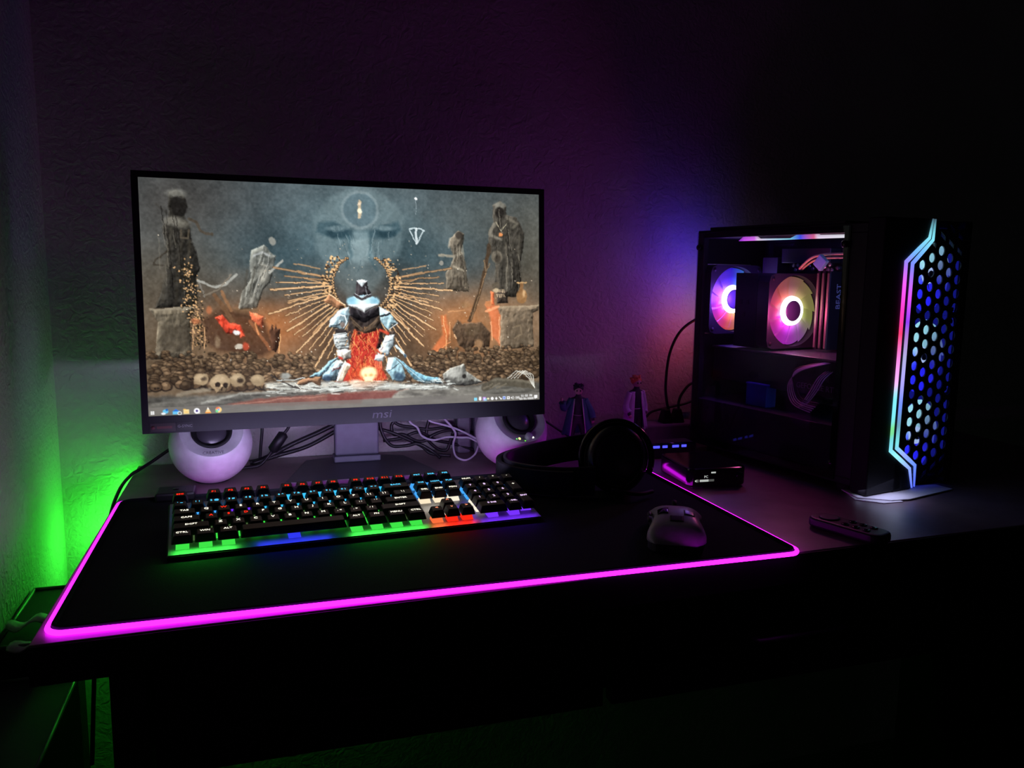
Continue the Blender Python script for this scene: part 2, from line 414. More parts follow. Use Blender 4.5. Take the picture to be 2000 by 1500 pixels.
    rect(691.8, 385.5, 698.6, 391.5, W_); poly(Q((693, 391), (696, 391), (693, 393.6)), W_); rect(702.3, tb, 704, H, (235, 235, 235))
    return np.clip(C, 0, 255) / 255

PICTURE = '''P|360 -1.5 407.6 13.7 442.7 50.9 435.1 106.4 404.7 152.5 374.6 198.2 336.4 198.3 306.2 153.8 282.8 110 278.1 57 312.8 18.1|116,136,140|0.46|10
E|360.6 41.3 33.9 33.9|130,146,150|0.5|3
E|360.6 41.3 29 29|84,106,114|0.9|3
P|314.8 61.9 330 74 361.3 79.4 393.5 72 429.5 57.9 435.6 77.2 406 91 314 93.5 283.5 81.8 287 66|52,78,88|0.7|6
E|320.5 80.7 19.3 11.6|40,64,74|0.8|5
E|319.4 75 16.8 4.5|132,152,156|0.6|4
E|406.2 78.1 19.3 11.6|40,64,74|0.8|5
E|405.1 72.3 16.8 4.5|132,152,156|0.6|4
P|348.7 79.8 374.1 79 382.7 123.8 363.1 140.2 338.1 127.8|136,158,162|0.6|7
L|339 89.6 344.6 121.3 334.7 140.7|60,90,100|0.5|4|5.2
L|380.1 94.9 376.2 127.1 388.7 146.3|60,90,100|0.5|4|5.2
L|360.3 25.4 359.7 54|205,178,140|0.8|2|5.2
E|359.9 42.9 3.9 4.5|245,225,190|0.9|2
E|360.2 30.2 2.6 2.6|235,210,180|0.8|2
L|463.2 17.7 462.7 47|150,165,170|0.7|0.8|1
L|448.9 72.8 462.2 70.5 477.2 74.2 463.4 99.2 450.5 75.1|190,205,208|0.8|0.8|2.3
L|462.2 71.4 463.8 97.6|210,220,222|0.8|0.8|3.9
E|463.2 17 2.3 2.3|235,240,240|0.9|1.0
X|foldsB
P|118.9 154.6 218.3 143.7 220.1 188.8 140.7 208.2 117.7 189.2|96,92,84|0.4|16
P|45.1 24.1 57.9 18 70.2 27.5 74.4 44.1 67.6 61.3 77 74.7 78 102.5 85.4 117.8 89.6 145.6 83.2 164.4 85.7 189.4 79.6 213.8 19 212.7 27.5 189.6 37.4 149.5 40.5 106.5 34.2 82.3 44.4 63.7 45.7 43.8|44,42,38|0.96|3
E|57.7 25 15.4 7.4|150,150,140|0.45|5
E|59.7 46.3 13.4 16.7|34,32,30|0.9|4
E|51.7 69.5 15.1 7.4|140,136,124|0.6|6
E|67 75.1 10.7 6.7|120,116,104|0.6|6
L|47.6 81.9 42.8 118.7 35.7 158.8 29.8 201.9|84,78,66|0.5|5|3.3
L|66.5 90.5 55.9 146.2 50.7 208.1|70,64,54|0.5|6|4
L|76 102.5 69.6 158.4|92,84,70|0.5|5|3.3
L|75.9 65.6 87.1 70.7 93.8 85 102.3 89.4 111.8 89.7|74,66,56|0.95|1.5|4.7
L|63.9 84.4 62 96.7 73.3 98 75.2 84|80,72,60|0.9|1.5|3.3
L|40 118.8 21.3 134.5 19.6 142.1 32.1 143.5|60,54,46|0.9|1.5|3
L|26.3 43.1 42.4 57.6|60,58,54|0.7|3|3.3
P|8.3 215.8 77.7 211.9 78.2 220.7 71.3 228.5 71.2 286.6 76.5 297.7 13.4 299.3 21.5 235.9 13.5 225.9|92,84,70|0.95|2.5
L|8.8 217.3 77.3 213.8|130,120,102|0.7|2|3.3
P|25.3 245.2 66.5 242.5 66.4 283.3 22.3 285.5|74,66,55|0.6|5
X|foldsL
X|vine
P|173.6 115.8 195 105.7 203.8 117.6 213.4 124.5 208.3 150.2 202.1 172.8 191.1 182.5 179.4 216.3 149.9 216.2 155.7 185.9 172 163.5 169.2 139.7|110,110,102|0.85|3
E|209.2 99 5.7 7|140,140,132|0.9|2
L|202.7 153.5 213.7 143.7 224.2 133.3|165,165,156|0.9|2|4.4
L|187.9 137.7 199.9 144 183.8 173 170.8 201.8|170,166,152|0.6|4|4
L|177.8 125.2 191.6 118.5 203.6 124.7|178,182,182|0.7|3|3.3
L|166.4 150.8 159.4 182.7 155.5 211.4|70,66,58|0.6|4|3.3
E|191.9 156.9 7.4 13.4|190,184,168|0.5|6
L|178.7 144.3 168.2 189.1|64,60,52|0.6|3|2.7
P|140.4 214.6 182.5 214.7 179 230.8 145.9 230.5|118,92,66|0.7|4
X|foldsM
P|89.9 233.3 122.7 214.5 152.2 221 191.1 230.8 207.9 286.3 186 298.8 114.3 287.5 94.3 271.2|70,48,36|0.75|9
L|86.4 169.1 112.2 178.3 130 173.4 148.3 157.4|160,160,152|0.8|1.5|4.4
L|94.2 194 117.9 182.9 139.4 157.5|120,110,96|0.8|1.5|2.7
L|87.8 170.6 95.6 195.6|120,116,108|0.7|0.8|2
L|111.7 192.4 128.5 217.7 139.7 236.9|110,80,56|0.9|2|7.4
L|123.7 186.1 137.4 217.7|140,100,68|0.9|2|4.7
P|110.4 230.3 123.8 225.6 135.1 240 151.4 243.4 158.3 261.1 128.6 257.5|214,62,40|0.9|3
P|167.2 221.1 191.2 229.2 188.1 250.2 169.7 235.5|226,104,66|0.9|3
P|151.1 253 159.8 262.7 150.7 265.8|230,80,50|0.9|2
E|145.6 256.7 5.4 4|220,226,226|0.9|2
E|147.8 280.2 6.7 4.7|190,182,166|0.9|2
L|134.5 304 139.3 294.5|200,200,190|0.9|0.8|4
E|159.2 280.4 6 7.4|196,70,44|0.8|3
L|166.7 237.1 187 266.4 198.6 286.1|150,92,58|0.8|2|5.4
L|175.6 240.4 181.1 259.8|232,150,90|0.8|2|2.7
P|199.6 253.6 203.7 242.3 206.4 252 210.4 243.3 212 250.5 217.6 250.5 214.9 279.9 209.3 291.2 202.3 286.1|72,48,36|0.95|1.5
L|217 260.3 213.9 292.9|230,170,110|0.8|0.8|1.7
E|79.7 236.4 6.7 5.4|200,110,66|0.6|3
E|102.1 217.6 4.7 6.7|200,110,66|0.6|3
L|75.6 245.7 73.6 283.5|210,160,110|0.7|0.8|1.7
L|93.8 245.9 92.1 283.9|210,160,110|0.7|0.8|1.7
E|113.4 271.6 4.7 10|140,118,92|0.7|3
P|609.2 24.6 624.6 15.2 636 25.2 637 40.4 658.3 45.8 672.7 73.4 670.3 104.4 665 128.6 666.2 170 655 194.3 623.6 195.1 611.2 177.3 614.2 129.5 601.2 105.9 600.4 77.2 610.6 55.6|66,62,55|0.96|3
E|623.5 24 11 6.4|140,138,126|0.6|4
E|623.3 36.9 9 9.7|40,37,34|0.9|3
L|612.4 58.2 603.3 78.8 626.4 86.6|128,122,108|0.8|3|5.2
L|639.4 47.1 657.5 56.7 650.2 63.8|120,114,100|0.7|4|5.8
L|616 54.7 624.8 71.4 635.7 57.4|190,180,150|0.8|0.8|1.3
E|625.5 77.5 3.9 3.9|226,140,80|0.95|1.5
E|617.1 119.2 11 11.6|110,102,88|0.9|3
E|618.9 122.6 5.8 8.4|60,54,47|0.8|4
L|635.4 94.9 638.5 149.6 634.5 190.9|104,97,84|0.6|5|4.5
L|653.5 101.3 651 184|40,38,34|0.6|5|3.9
L|662.8 80.5 660.6 128.7|100,94,82|0.6|5|3.9
L|617 136.2 620.2 177.2|110,100,86|0.6|4|3.2
X|foldsR
P|619.1 213.3 702.7 211 701.5 220.5 689.5 225.7 692.1 290.8 621.9 296.3 624 228.9|112,98,80|0.9|2.5
L|619.8 214.4 702.3 212.4|150,132,106|0.7|2|3.5
P|639.5 242.8 678.2 241.4 679.8 283.5 639.2 286.2|88,76,62|0.6|5
L|648.6 253.3 663.4 250 666.9 267.5 652.1 274.3|134,116,92|0.6|2|2.9
E|666.7 194.3 10.3 13.5|150,108,66|0.95|2
L|666.9 170 666.8 183.9|140,100,62|0.95|2|7.1
L|658.1 168 676.5 167.2|190,150,100|0.95|1|2.9
E|671.2 189.1 2.6 6.4|220,180,130|0.7|3
P|618.3 184.1 639 182.3 638 206.5 616.3 207.5|60,52,46|0.9|2
X|script
E|614.8 173.9 7.7 7.1|90,80,66|0.9|2
E|614.7 182.4 6.4 3.9|214,190,150|0.7|2
P|605 184.2 611.1 186.9 610.8 211.6 603.7 211.6|236,110,64|0.9|2
P|592.9 209.8 616.2 211.6 624 228.9 622 287.7 604.9 266.6 603.4 232.2|214,112,66|0.85|4
L|594.6 221.8 619.8 213.3|245,160,110|0.8|2|4.5
L|605.1 242.5 606.6 277|246,170,120|0.7|0.8|1.9
L|621.5 232.3 621 284.2|246,170,120|0.7|0.8|1.9
E|600.1 208.8 6.4 5.8|190,120,74|0.9|2
P|526.2 87.7 541.9 72.2 553.3 78.6 552.1 92 547.3 110.5 555.4 130.5 557.3 150.6 563.1 184.4 515.9 182.9 517.7 151.1 526.2 137.7 533.3 120.8 523.3 101|100,90,76|0.88|3
L|505.2 118.7 532.6 120.2 546.6 113.9|150,142,124|0.9|2|4.8
E|543.5 81.2 7.1 7.1|62,56,50|0.9|3
L|526.2 87.7 522.5 104.4|150,146,132|0.7|2|3.2
E|543.8 110.6 7.1 8.4|160,150,130|0.6|5
L|532.4 137.6 553.1 147.3|170,158,134|0.7|3|2.9
L|528.6 161 524.9 181.2|60,52,44|0.6|4|3.2
L|544.2 160.9 549.2 181.1|60,52,44|0.6|4|3.2
E|509.1 132.9 3.9 4.5|150,146,136|0.9|1.5
X|foldsS
L|562.4 240.4 580.7 191.1 593.6 146.8 601.3 99.2|78,60,44|0.95|2|7.1
L|565.3 237 595.4 150.2|160,126,90|0.7|0.8|1.6
L|592.1 126.5 595.4 146.8 602.7 133.1|120,100,76|0.9|0.8|2.6
E|601.2 105.9 5.2 11|70,58,46|0.9|2
P|527.3 255.3 539.7 236.8 548.3 245.4 583.7 242.3 603.1 263.1 601.1 287.3 586.6 297.3 572.5 286.7 558.2 295 540.8 286.1 534 269|78,62,48|0.95|3
E|567.5 259.2 16.1 11|110,92,70|0.5|8
E|579.6 286.8 8.4 11.6|170,128,88|0.7|4
L|532.3 265.6 535.7 272.4|230,180,130|0.8|0.8|2.6
P|506.9 231.5 515.6 228.2 523.7 258.7 516.4 285.6 495.6 298.7 488.8 291.8 509.8 265.2|222,112,60|0.7|5
L|510.3 231.6 516.7 265.3 514.6 292.4|250,180,120|0.8|0.8|1.6
L|524 241.8 523.5 275.6|250,180,120|0.7|0.8|1.3
L|492.2 298.6 523.5 279|240,150,90|0.7|0.8|1.6
L|520.8 223.2 552.2 220|200,140,90|0.7|0.8|2.3
E|554 209.8 8.4 5.8|150,112,76|0.8|3
X|skulls
E|115.4 341.3 16.7 14.4|150,128,98|1|2
E|112.6 336.3 10 6.7|196,172,136|0.7|6
E|84.8 334.4 12.1 10.4|150,128,98|1|2
E|82.8 330.9 7.2 4.8|196,172,136|0.7|6
E|143.8 338.1 12.7 10.9|150,128,98|1|2
E|141.6 334.3 7.6 5.1|196,172,136|0.7|6
E|177.1 339.2 11.4 9.8|150,128,98|1|2
E|175.1 335.8 6.8 4.6|196,172,136|0.7|6
P|104.9 344.7 128.6 345.6 123.6 359.9 108.8 359.3|140,118,90|0.9|3
E|111.4 345 4.4 4.4|40,32,26|0.95|2
E|124.1 346.1 4.4 4|40,32,26|0.95|2
L|118 350 117.3 354.2|50,40,30|0.9|0.8|2.7
L|110.3 358.4 123.7 358.9|70,56,42|0.8|0.8|1.3
E|148.3 339.2 5.4 4|50,40,32|0.9|3
E|89.2 334 4.7 3.3|60,48,38|0.8|3
X|floor
L|47.8 360 71 354.6 97.3 352.4|140,130,112|0.7|4|6.7
L|84.7 375.9 147.5 362.5 227.5 360.8 331.1 359.8|176,176,168|0.7|4|3.3
P|122.9 380.8 183.7 371.2 258.9 368.7 330.9 368.3 356.8 371 356.4 388.1 226.7 385.6|128,74,62|0.85|4
L|134.8 381.4 227.1 373 330.8 372|180,128,108|0.7|2|2
P|294.5 370.1 358 366.1 423.5 366.4 410 379.8 341.6 382.9 294.2 383.1|124,66,58|0.85|4
L|304 367.2 400.3 367.8 443.6 364.5|150,110,96|0.7|2|1.9
P|508.7 339.7 522.7 328.2 550.8 321.2 554.2 334.3 575.3 348.8 585.9 356 560.9 362.1 522.3 360.6 510.3 350|112,112,106|1|2.5
E|531.3 338.7 12.9 8.4|190,190,182|0.6|6
E|550.5 344.5 3.9 3.9|40,38,34|0.9|2
E|565.3 351.9 2.6 2.3|50,46,40|0.9|2
L|591.2 366.7 614.8 357.1 655.1 360.2 688.6 366.8|84,78,66|1|3|14.8
L|607.6 353.3 651.5 354.1 684.9 361.3|140,132,114|0.6|5|3.2
L|636.8 350.8 655.3 336.7 673.8 345 692.4 370.5|206,206,196|0.8|0.8|1.6
L|643.4 351 661.2 336.9 679 345.2 692.4 370.5|206,206,196|0.8|0.8|1.6
L|650 351.3 667.2 337 684.3 345.3 692.4 370.5|206,206,196|0.8|0.8|1.6
L|656.7 351.5 673.1 337.2 689.5 345.5 692.4 370.5|206,206,196|0.8|0.8|1.6
L|589.4 368.3 607.5 360.3|110,102,86|0.9|1.5|2.9
L|602.4 368.8 620.6 360.8|110,102,86|0.9|1.5|2.9
L|615.4 369.3 633.7 361.2|110,102,86|0.9|1.5|2.9
X|rays
L|281.9 195.1 269.1 196.8 261.1 200.9 251.7 199.3 242.2 203.4 232.8 205.8|206,160,112|0.9|1.2|3
L|437.6 193.1 447.9 196.5 454.9 194.7 461.7 200.7 472.2 201.6 482.6 205.9|206,160,112|0.9|1.2|2.7
L|318.3 218.3 308.4 228.3 300.2 231.5 293.5 241.4 285.3 246.3 277.1 254.5 273.8 259.4|196,150,104|0.9|1.2|2.7
L|414.8 222.1 421.5 228.9 429.9 235.8 436.6 246.2 446.8 254.9|196,150,104|0.9|1.2|2.7
P|302.9 188.5 292.9 203.4 320 216.7 329.9 211.7|150,104,72|0.95|2
L|302.9 189.3 330 210|236,196,150|0.9|0.8|2.3
P|338.9 212.5 393 212.7 394.1 237.3 397.9 261.1 401.7 283.4 384.6 289.9 341.2 289 333.4 272 335 236.8|56,48,45|1|2
P|337.3 212.5 319.9 219.2 304.1 236.5 301.4 249 312.7 249.9 327.2 255.1 334.1 241.8 339.3 228.4|150,178,190|1|2
L|306.5 238.2 318.1 228.3 329.5 228.4 332.5 238.4 327.4 250.1|226,236,240|0.8|0.8|2.3
L|303.9 246.5 319.3 245 324.4 238.4|40,48,56|0.8|0.8|2
E|325 245.1 3.7 5|120,96,84|0.8|3
P|392.1 212.7 410.5 222.1 423.8 242.6 407.3 254.8 392.4 237.2|158,194,206|1|2
L|395.1 230.5 410.5 225.5|30,30,34|0.9|0.8|4.7
L|407.3 254.4 423.8 243|226,240,246|0.9|0.8|1.3
P|392.1 213.2 408 220.3 394.3 227.1|214,228,234|0.8|3
P|311 251.6 332.2 253.5 335.2 263.6 312.3 265|50,46,46|1|3
P|405.6 256.1 419.2 258 420.6 273.4 403.7 268|60,52,48|0.9|3
P|308.3 262.4 333.6 261.1 337.1 288.9 318.2 291.8 310.3 278.3|160,168,168|1|2
X|plateL
P|403.7 264.6 419.1 264 417.9 283.7 406.4 302.3 384.2 306.1 389.6 290|180,196,202|1|2
L|391.2 296.8 406.4 300.6|60,60,66|0.8|0.8|2
L|400.1 278.2 415.5 273.4|70,74,80|0.7|0.8|1.3
L|394.7 290.1 401.9 273.1 405.4 266.4|236,244,246|0.7|2|1.3
P|345.3 253.7 365.1 260.7 392.1 254.2 389.2 272.9 382.9 289.8 390.8 315.6 403.8 343.5 391.8 349.1 310.3 346.3 327.3 319 339.5 292.3 341.5 277.2|196,52,40|0.95|4
X|red
P|337.7 228.4 363.5 255.6 392.6 228.8 394.1 239 383.6 255.8 366.8 260.7 345.4 250.3|66,54,44|0.95|2
L|340.9 233.5 361.9 253.9 387.4 237.2|120,98,74|0.7|2|1.5
L|344 241.9 362.7 258.1 383.8 249|110,88,66|0.7|2|1.2
P|341.4 212.6 362.6 221.8 390.4 212.6 391.8 228.8 377.4 235.4 364.7 242.1 350.7 235.2 339.3 228.4|38,35,38|1|2
L|379.5 215.2 372.5 228.6|90,90,94|0.6|2|1.2
L|351.2 216.8 357.5 230.2|86,86,90|0.6|2|1.2
E|354.3 259.7 4.4 4.4|120,60,44|0.9|2
E|354.3 259.7 2.3 2.3|40,26,24|0.9|2
L|373.1 277.7 389.5 295.1|214,84,54|0.9|2|4.4
L|392.9 254.2 407.2 261.2|216,70,46|0.9|3|4.4
P|314.9 291.8 328.1 287.9 339.5 290.6 338.4 304.1 325.9 308.8 314.6 305.2|214,206,192|1|2
L|316.3 302.7 322.7 305.4|206,60,44|0.9|2|4
P|382.7 300.1 399.6 300.5 396.8 312.4 380.8 309.4|222,232,236|1|2
L|383.3 312 383.9 324|226,110,80|0.95|1|2.5
L|387 312.1 387.6 324.1|226,110,80|0.95|1|2.5
L|390.7 312.2 391.3 324.2|226,110,80|0.95|1|2.5
L|394.4 312.3 395 324.3|226,110,80|0.95|1|2.5
P|314.5 306.9 299.6 318.2 289.6 329.6 288.5 341.3 300.5 346.8 312 343.8 327.3 319|132,164,180|1|2
P|316.1 308.6 327.5 312.3 315.7 325.4 304.3 325.1|222,232,236|0.9|3
L|304.2 328.4 320.7 320.5|120,30,30|0.8|0.8|1.7
E|295.8 339.9 7.4 6|36,52,72|0.8|5
P|406.3 305.8 418.3 305.2 431.8 320.2 439.2 341.2 432.9 350.6 414 347.3 402.4 328|150,190,204|1|2
L|407.5 329.9 426.7 317.5|50,56,64|0.8|0.8|1.5
E|426.2 340.8 9.4 7.4|40,60,82|0.8|6
P|406.2 309.2 416.5 309.5 411.1 324.8 404.3 322.9|226,238,242|0.8|3
P|329.2 308.9 338.9 316.8 322.5 346.7 311.9 346.3 317.2 330.5|236,226,200|1|1.5
L|330.8 312.3 316.9 344|180,140,110|0.7|0.8|1.3
P|418.3 303.5 435.3 315.1 455.9 331.3 473.3 340.6 499.9 345.9 508.7 356.8 473.1 355.5 453.9 346.9 442 330.9|96,140,158|1|2
L|420 305.2 445.5 329.3 473.1 352|176,204,212|0.8|0.8|1.3
L|501.7 346.8 508.7 356.2|220,230,230|0.9|0.8|1.7
P|316.3 301.9 299.8 309.8 284.9 324.5 263.8 335.5 284.6 336.2 297.8 324.9|110,150,170|1|2
L|421.3 285.5 438.2 302.2|196,210,214|1|1.2|4.7
E|438.2 303.1 2.7 4|60,84,104|0.9|2
P|352.3 167.4 360.6 164.5 370.5 166.4 373.5 181.5 377.5 188.2 376.5 195.8 348.3 195.8 349.4 186.6|52,47,50|1|1.5
L|355.5 173.2 353.4 191.6|104,98,98|0.7|3|2
L|367.8 176.5 371.6 191.6|150,160,165|0.7|2|1.5
P|352.3 166.2 361.5 164.1 370.9 166.1 367.9 171.5 362 176.5 355.5 171.6|228,240,244|1|1.5
E|363.1 203.4 29.5 11|166,208,222|1|1.5
E|343.3 201.7 7.7 6|110,176,204|0.6|8
E|384.8 201.7 6 5.7|104,170,200|0.6|8
P|336.5 208.4 390.5 208.4 379.5 215.2 365.1 222.7 351.2 215.1|238,246,248|0.95|3
E|363 205 10 4.4|214,238,246|0.8|6
L|348.4 191.6 361.5 198.3 376.6 193.2|70,64,66|1|1.5|4.4
L|348.2 188.3 361.6 195.8 377 190.2|210,216,218|0.8|0.8|1
L|346.7 195 361.4 201.7 377.4 196.6|200,220,226|0.7|0.8|0.8
P|190 344.5 268.3 344 310.3 347.1 403.7 350.4 469.5 357.1 521.2 359.9 521.1 367 400 362.3 300.1 361.9 189.7 354.3|206,212,206|0.75|6
X|stones
L|199.6 330.9 214.8 342.1 236.4 352.8 267.9 360.6|60,54,50|1|1.5|2.3
P|241.2 348 255.7 338.5 286.2 337.1 282.5 352.8 268.3 345.6 252.2 350.9|130,96,70|1|1.5
L|208.6 340.2 239.8 341.3 255.8 336.9|190,200,200|0.9|0.8|1.7
L|239.7 346.3 248.9 356.6 267.9 360.6|226,220,206|0.9|0.8|1.3
E|224.4 333.4 8.4 6|150,154,150|0.9|4
E|363.4 335.3 28.5 18.4|255,120,50|0.45|26
E|370.2 333 15.1 11.7|255,236,170|1|6
P|360 338.6 380.2 339.3 376.6 349.4 363.1 349|255,232,180|0.95|5
E|364.2 336.2 2.7 2|230,120,60|0.7|4
E|374.3 336.5 3 2|230,130,60|0.7|4
E|346.5 347.5 8.4 3|250,236,210|0.9|5
X|sparks'''

# ------------------------------------------------------------------ materials
def wall_material():
    m = bpy.data.materials.new('rough_plaster'); m.use_nodes = True; nt = m.node_tree; b = nt.nodes['Principled BSDF']
    tc = nt.nodes.new('ShaderNodeTexCoord')
    n1 = nt.nodes.new('ShaderNodeTexNoise'); n1.inputs['Scale'].default_value = 75; n1.inputs['Detail'].default_value = 6; n1.inputs['Distortion'].default_value = 1.2
    n2 = nt.nodes.new('ShaderNodeTexNoise'); n2.inputs['Scale'].default_value = 5; n2.inputs['Detail'].default_value = 5
    n3 = nt.nodes.new('ShaderNodeTexNoise'); n3.inputs['Scale'].default_value = 160; n3.inputs['Detail'].default_value = 3
    for n in (n1, n2, n3): nt.links.new(tc.outputs['Object'], n.inputs['Vector'])
    rp = nt.nodes.new('ShaderNodeValToRGB'); rp.color_ramp.elements[0].position = .35; rp.color_ramp.elements[1].position = .68
    rp.color_ramp.elements[0].color = (.52, .50, .47, 1); rp.color_ramp.elements[1].color = (.64, .62, .58, 1)
    nt.links.new(n2.outputs['Fac'], rp.inputs[0]); nt.links.new(rp.outputs[0], b.inputs['Base Color']); b.inputs['Roughness'].default_value = .75; b.inputs['Specular IOR Level'].default_value = .25
    m1 = nt.nodes.new('ShaderNodeMath'); m1.operation = 'MULTIPLY_ADD'; m1.inputs[1].default_value = .3
    nt.links.new(n3.outputs['Fac'], m1.inputs[0]); nt.links.new(n1.outputs['Fac'], m1.inputs[2])
    bp = nt.nodes.new('ShaderNodeBump'); bp.inputs['Strength'].default_value = .85; bp.inputs['Distance'].default_value = .0035
    nt.links.new(m1.outputs[0], bp.inputs['Height']); nt.links.new(bp.outputs[0], b.inputs['Normal'])
    return m
M_WALL = wall_material()
M_FLOOR = pmat('dark_floor_tile', (70, 66, 62), .5, scale=8)
M_DESK = pmat('dark_desk_laminate', (122, 100, 106), .42, scale=26, vary=.2, bump=.05)
M_DESKB = pmat('black_desk_board', (26, 24, 26), .5, scale=30)
M_PAD = pmat('black_cloth_mat', (34, 38, 42), .95, bump=.25, scale=900, spec=.15)
M_BLK = pmat('black_plastic', (22, 22, 25), .45)
M_BLKM = pmat('matte_black_plastic', (26, 26, 30), .65)
M_DARK = pmat('dull_black_paint', (14, 14, 17), .6, spec=.3)
M_GLOSS = pmat('gloss_black', (12, 12, 15), .12)
M_STEEL = pmat('black_steel', (26, 25, 30), .5, .3)
M_GREY = pmat('grey_plastic', (120, 118, 126), .5)
M_WHITE = pmat('white_plastic', (214, 212, 216), .45)
M_SKIRT = pmat('charcoal_plastic', (44, 44, 50), .55)
M_RUB = pmat('black_rubber', (18, 18, 20), .7)
M_CABLE = pmat('black_cable_sheath', (24, 23, 26), .45)
M_CABW = pmat('white_cable_sheath', (196, 190, 204), .5)
M_SILV = pmat('silver_metal', (180, 178, 182), .3, .9)
M_PAPER = pmat('white_paper', (232, 230, 234), .8, scale=200, vary=.03)

def glass_material():
    m = bpy.data.materials.new('tinted_side_glass'); m.use_nodes = True; nt = m.node_tree; nt.nodes.clear()
    o = nt.nodes.new('ShaderNodeOutputMaterial'); t = nt.nodes.new('ShaderNodeBsdfTransparent'); g = nt.nodes.new('ShaderNodeBsdfGlossy'); x = nt.nodes.new('ShaderNodeMixShader'); f = nt.nodes.new('ShaderNodeFresnel')
    t.inputs[0].default_value = (.82, .82, .86, 1); g.inputs['Roughness'].default_value = .02; f.inputs['IOR'].default_value = 1.45
    ge = nt.nodes.new('ShaderNodeNewGeometry'); k = nt.nodes.new('ShaderNodeMath'); k.operation = 'MULTIPLY_ADD'; k.inputs[1].default_value = -1; k.inputs[2].default_value = 1
    mu = nt.nodes.new('ShaderNodeMath'); mu.operation = 'MULTIPLY'
    nt.links.new(ge.outputs['Backfacing'], k.inputs[0]); nt.links.new(k.outputs[0], mu.inputs[0]); nt.links.new(f.outputs[0], mu.inputs[1])
    nt.links.new(mu.outputs[0], x.inputs[0]); nt.links.new(t.outputs[0], x.inputs[1]); nt.links.new(g.outputs[0], x.inputs[2]); nt.links.new(x.outputs[0], o.inputs[0])
    return m
M_GLASS = glass_material()

# ------------------------------------------------------------------ setting
WALLY = 0.648; LEFTX = -0.118; FLOORZ = -0.74
def struct(o): o['kind'] = 'structure'; return o
struct(MB().box(-0.30, 3.2, WALLY, WALLY + .12, FLOORZ, 1.9).build('wall_back', M_WALL))
struct(MB().box(LEFTX - .12, LEFTX, -1.6, WALLY, FLOORZ, 1.9).build('wall_left', M_WALL))
struct(MB().box(-0.30, 3.2, -2.2, WALLY + .12, FLOORZ - .1, FLOORZ).build('floor', M_FLOOR))

# ------------------------------------------------------------------ desk
desk = thing('computer_desk', 'long dark wooden computer desk with thick front edge', 'desk', (0.6, 0.3, FLOORZ))
DO = Vector((0.6, 0.3, FLOORZ)); TD = TM(-DO)
top = [(-.009, -.0135), (1.55, .0325), (1.55, .640), (-.005, .640)]
MB().prism(top, -.036, 0, TD).build('desktop', M_DESK, desk, bevel=.0012)
MB().prism([(-.0095, -.0155), (1.55, .0305), (1.55, .0325), (-.0095, -.0134)], -.0362, -.0012, TD).build('front_edge_band', M_DARK, desk)
MB().prism([(.045, .02), (.075, .02), (.075, .58), (.045, .58)], FLOORZ, -.036, TD).build('side_panel', M_DESKB, desk)
MB().prism([(1.49, .05), (1.52, .05), (1.52, .58), (1.49, .58)], FLOORZ, -.036, TD).build('side_panel', M_DESKB, desk)
MB().box(.075, 1.49, .50, .515, -.42, -.036, TD).build('back_panel', M_DESKB, desk)
for i in range(3):
    x0 = .08 + i * .47
    d = MB().box(x0, x0 + .46, .03, .048, -.165, -.042, TD).build('drawer_front', M_DESKB, desk, bevel=.002)
    MB().tube([(x0 + .17, .012, -.10), (x0 + .17, .004, -.10), (x0 + .29, .004, -.10), (x0 + .29, .012, -.10)], .004, 8, M=TD).build('handle', M_STEEL, d)
# green strip under the back edge of the top
GREEN = (62, 255, 66)
strip = thing('light_strip', 'green LED light strip stuck under the back edge of the desk', 'light strip', (0.5, .612, -.04))
SO = TM(-Vector((.5, .612, -.04)))
MB().box(-.004, .56, .606, .618, -.0395, -.0365, SO).build('tape', M_WHITE, strip)
MB().box(-.004, .56, .6185, .6205, -.0445, -.0368, SO).build('diode_row', emat('green_diodes', (.02, 1.0, .03), 12, True), strip)
MB().tube([(-.006, .612, -.038), (-.012, .610, -.05), (-.012, .612, -.075), (-.006, .614, -.085)], .003, 8, M=SO).build('strip_tail', emat('green_diodes', (.02, 1.0, .03), 12, True), strip)
lamp('strip_glow', 'POINT', Vector((-.040, .602, -.105)) - Vector((.5, .612, -.04)), GREEN, .50, strip, .03)
lamp('strip_end_glow', 'POINT', Vector((-.014, .622, -.040)) - Vector((.5, .612, -.04)), GREEN, .10, strip, .008)

# ------------------------------------------------------------------ desk mat
PW, PH = .7684, .4283
mat_ = thing('desk_mat', 'large black cloth desk mat with glowing pink edge under the keyboard', 'desk mat', (0, 0, 0))
MB().prism([(x, y * (1 - .026 * (1 - x / PW))) for x, y in rrect(.001, PW - .001, .001, PH - .001, .014)], .0004, .0040).build('mat_cloth', M_PAD, mat_)
M_PINK = emat('pink_edge_light', (.78, .0080, 1.0), 6.0, True)
skew = lambda x, y: y * (1 - .026 * (1 - x / PW))      # the left edge is a touch shorter
ring = [(x, skew(x, y), .0034) for x, y in rrect(0, PW, 0, PH, .016, 8)]
dense = []
for i in range(len(ring)):
    a, b = Vector(ring[i]), Vector(ring[(i + 1) % len(ring)]); k = max(1, int((b - a).length / .03))
    dense += [a.lerp(b, t / k) for t in range(k)]
MB().tube([Vector((p.x, p.y, .0027)) for p in dense], .0026, 8, True).build('edge_light', M_PINK, mat_)
hem = [Vector((x, skew(x, y), .0049)) for x, y in rrect(.0046, PW - .0046, .0046, PH - .0046, .013, 8)]
MB().tube(hem, .0024, 8, True).build('stitched_hem', M_PAD, mat_)
cb = MB().box(.046, .096, .392, .432, .0045, .0165).build('control_box', M_BLK, mat_, bevel=.003)
MB().lathe([(.004, 0), (.004, .001)], 16, TM((.071, .412, .0165))).build('button', M_GLOSS, cb)

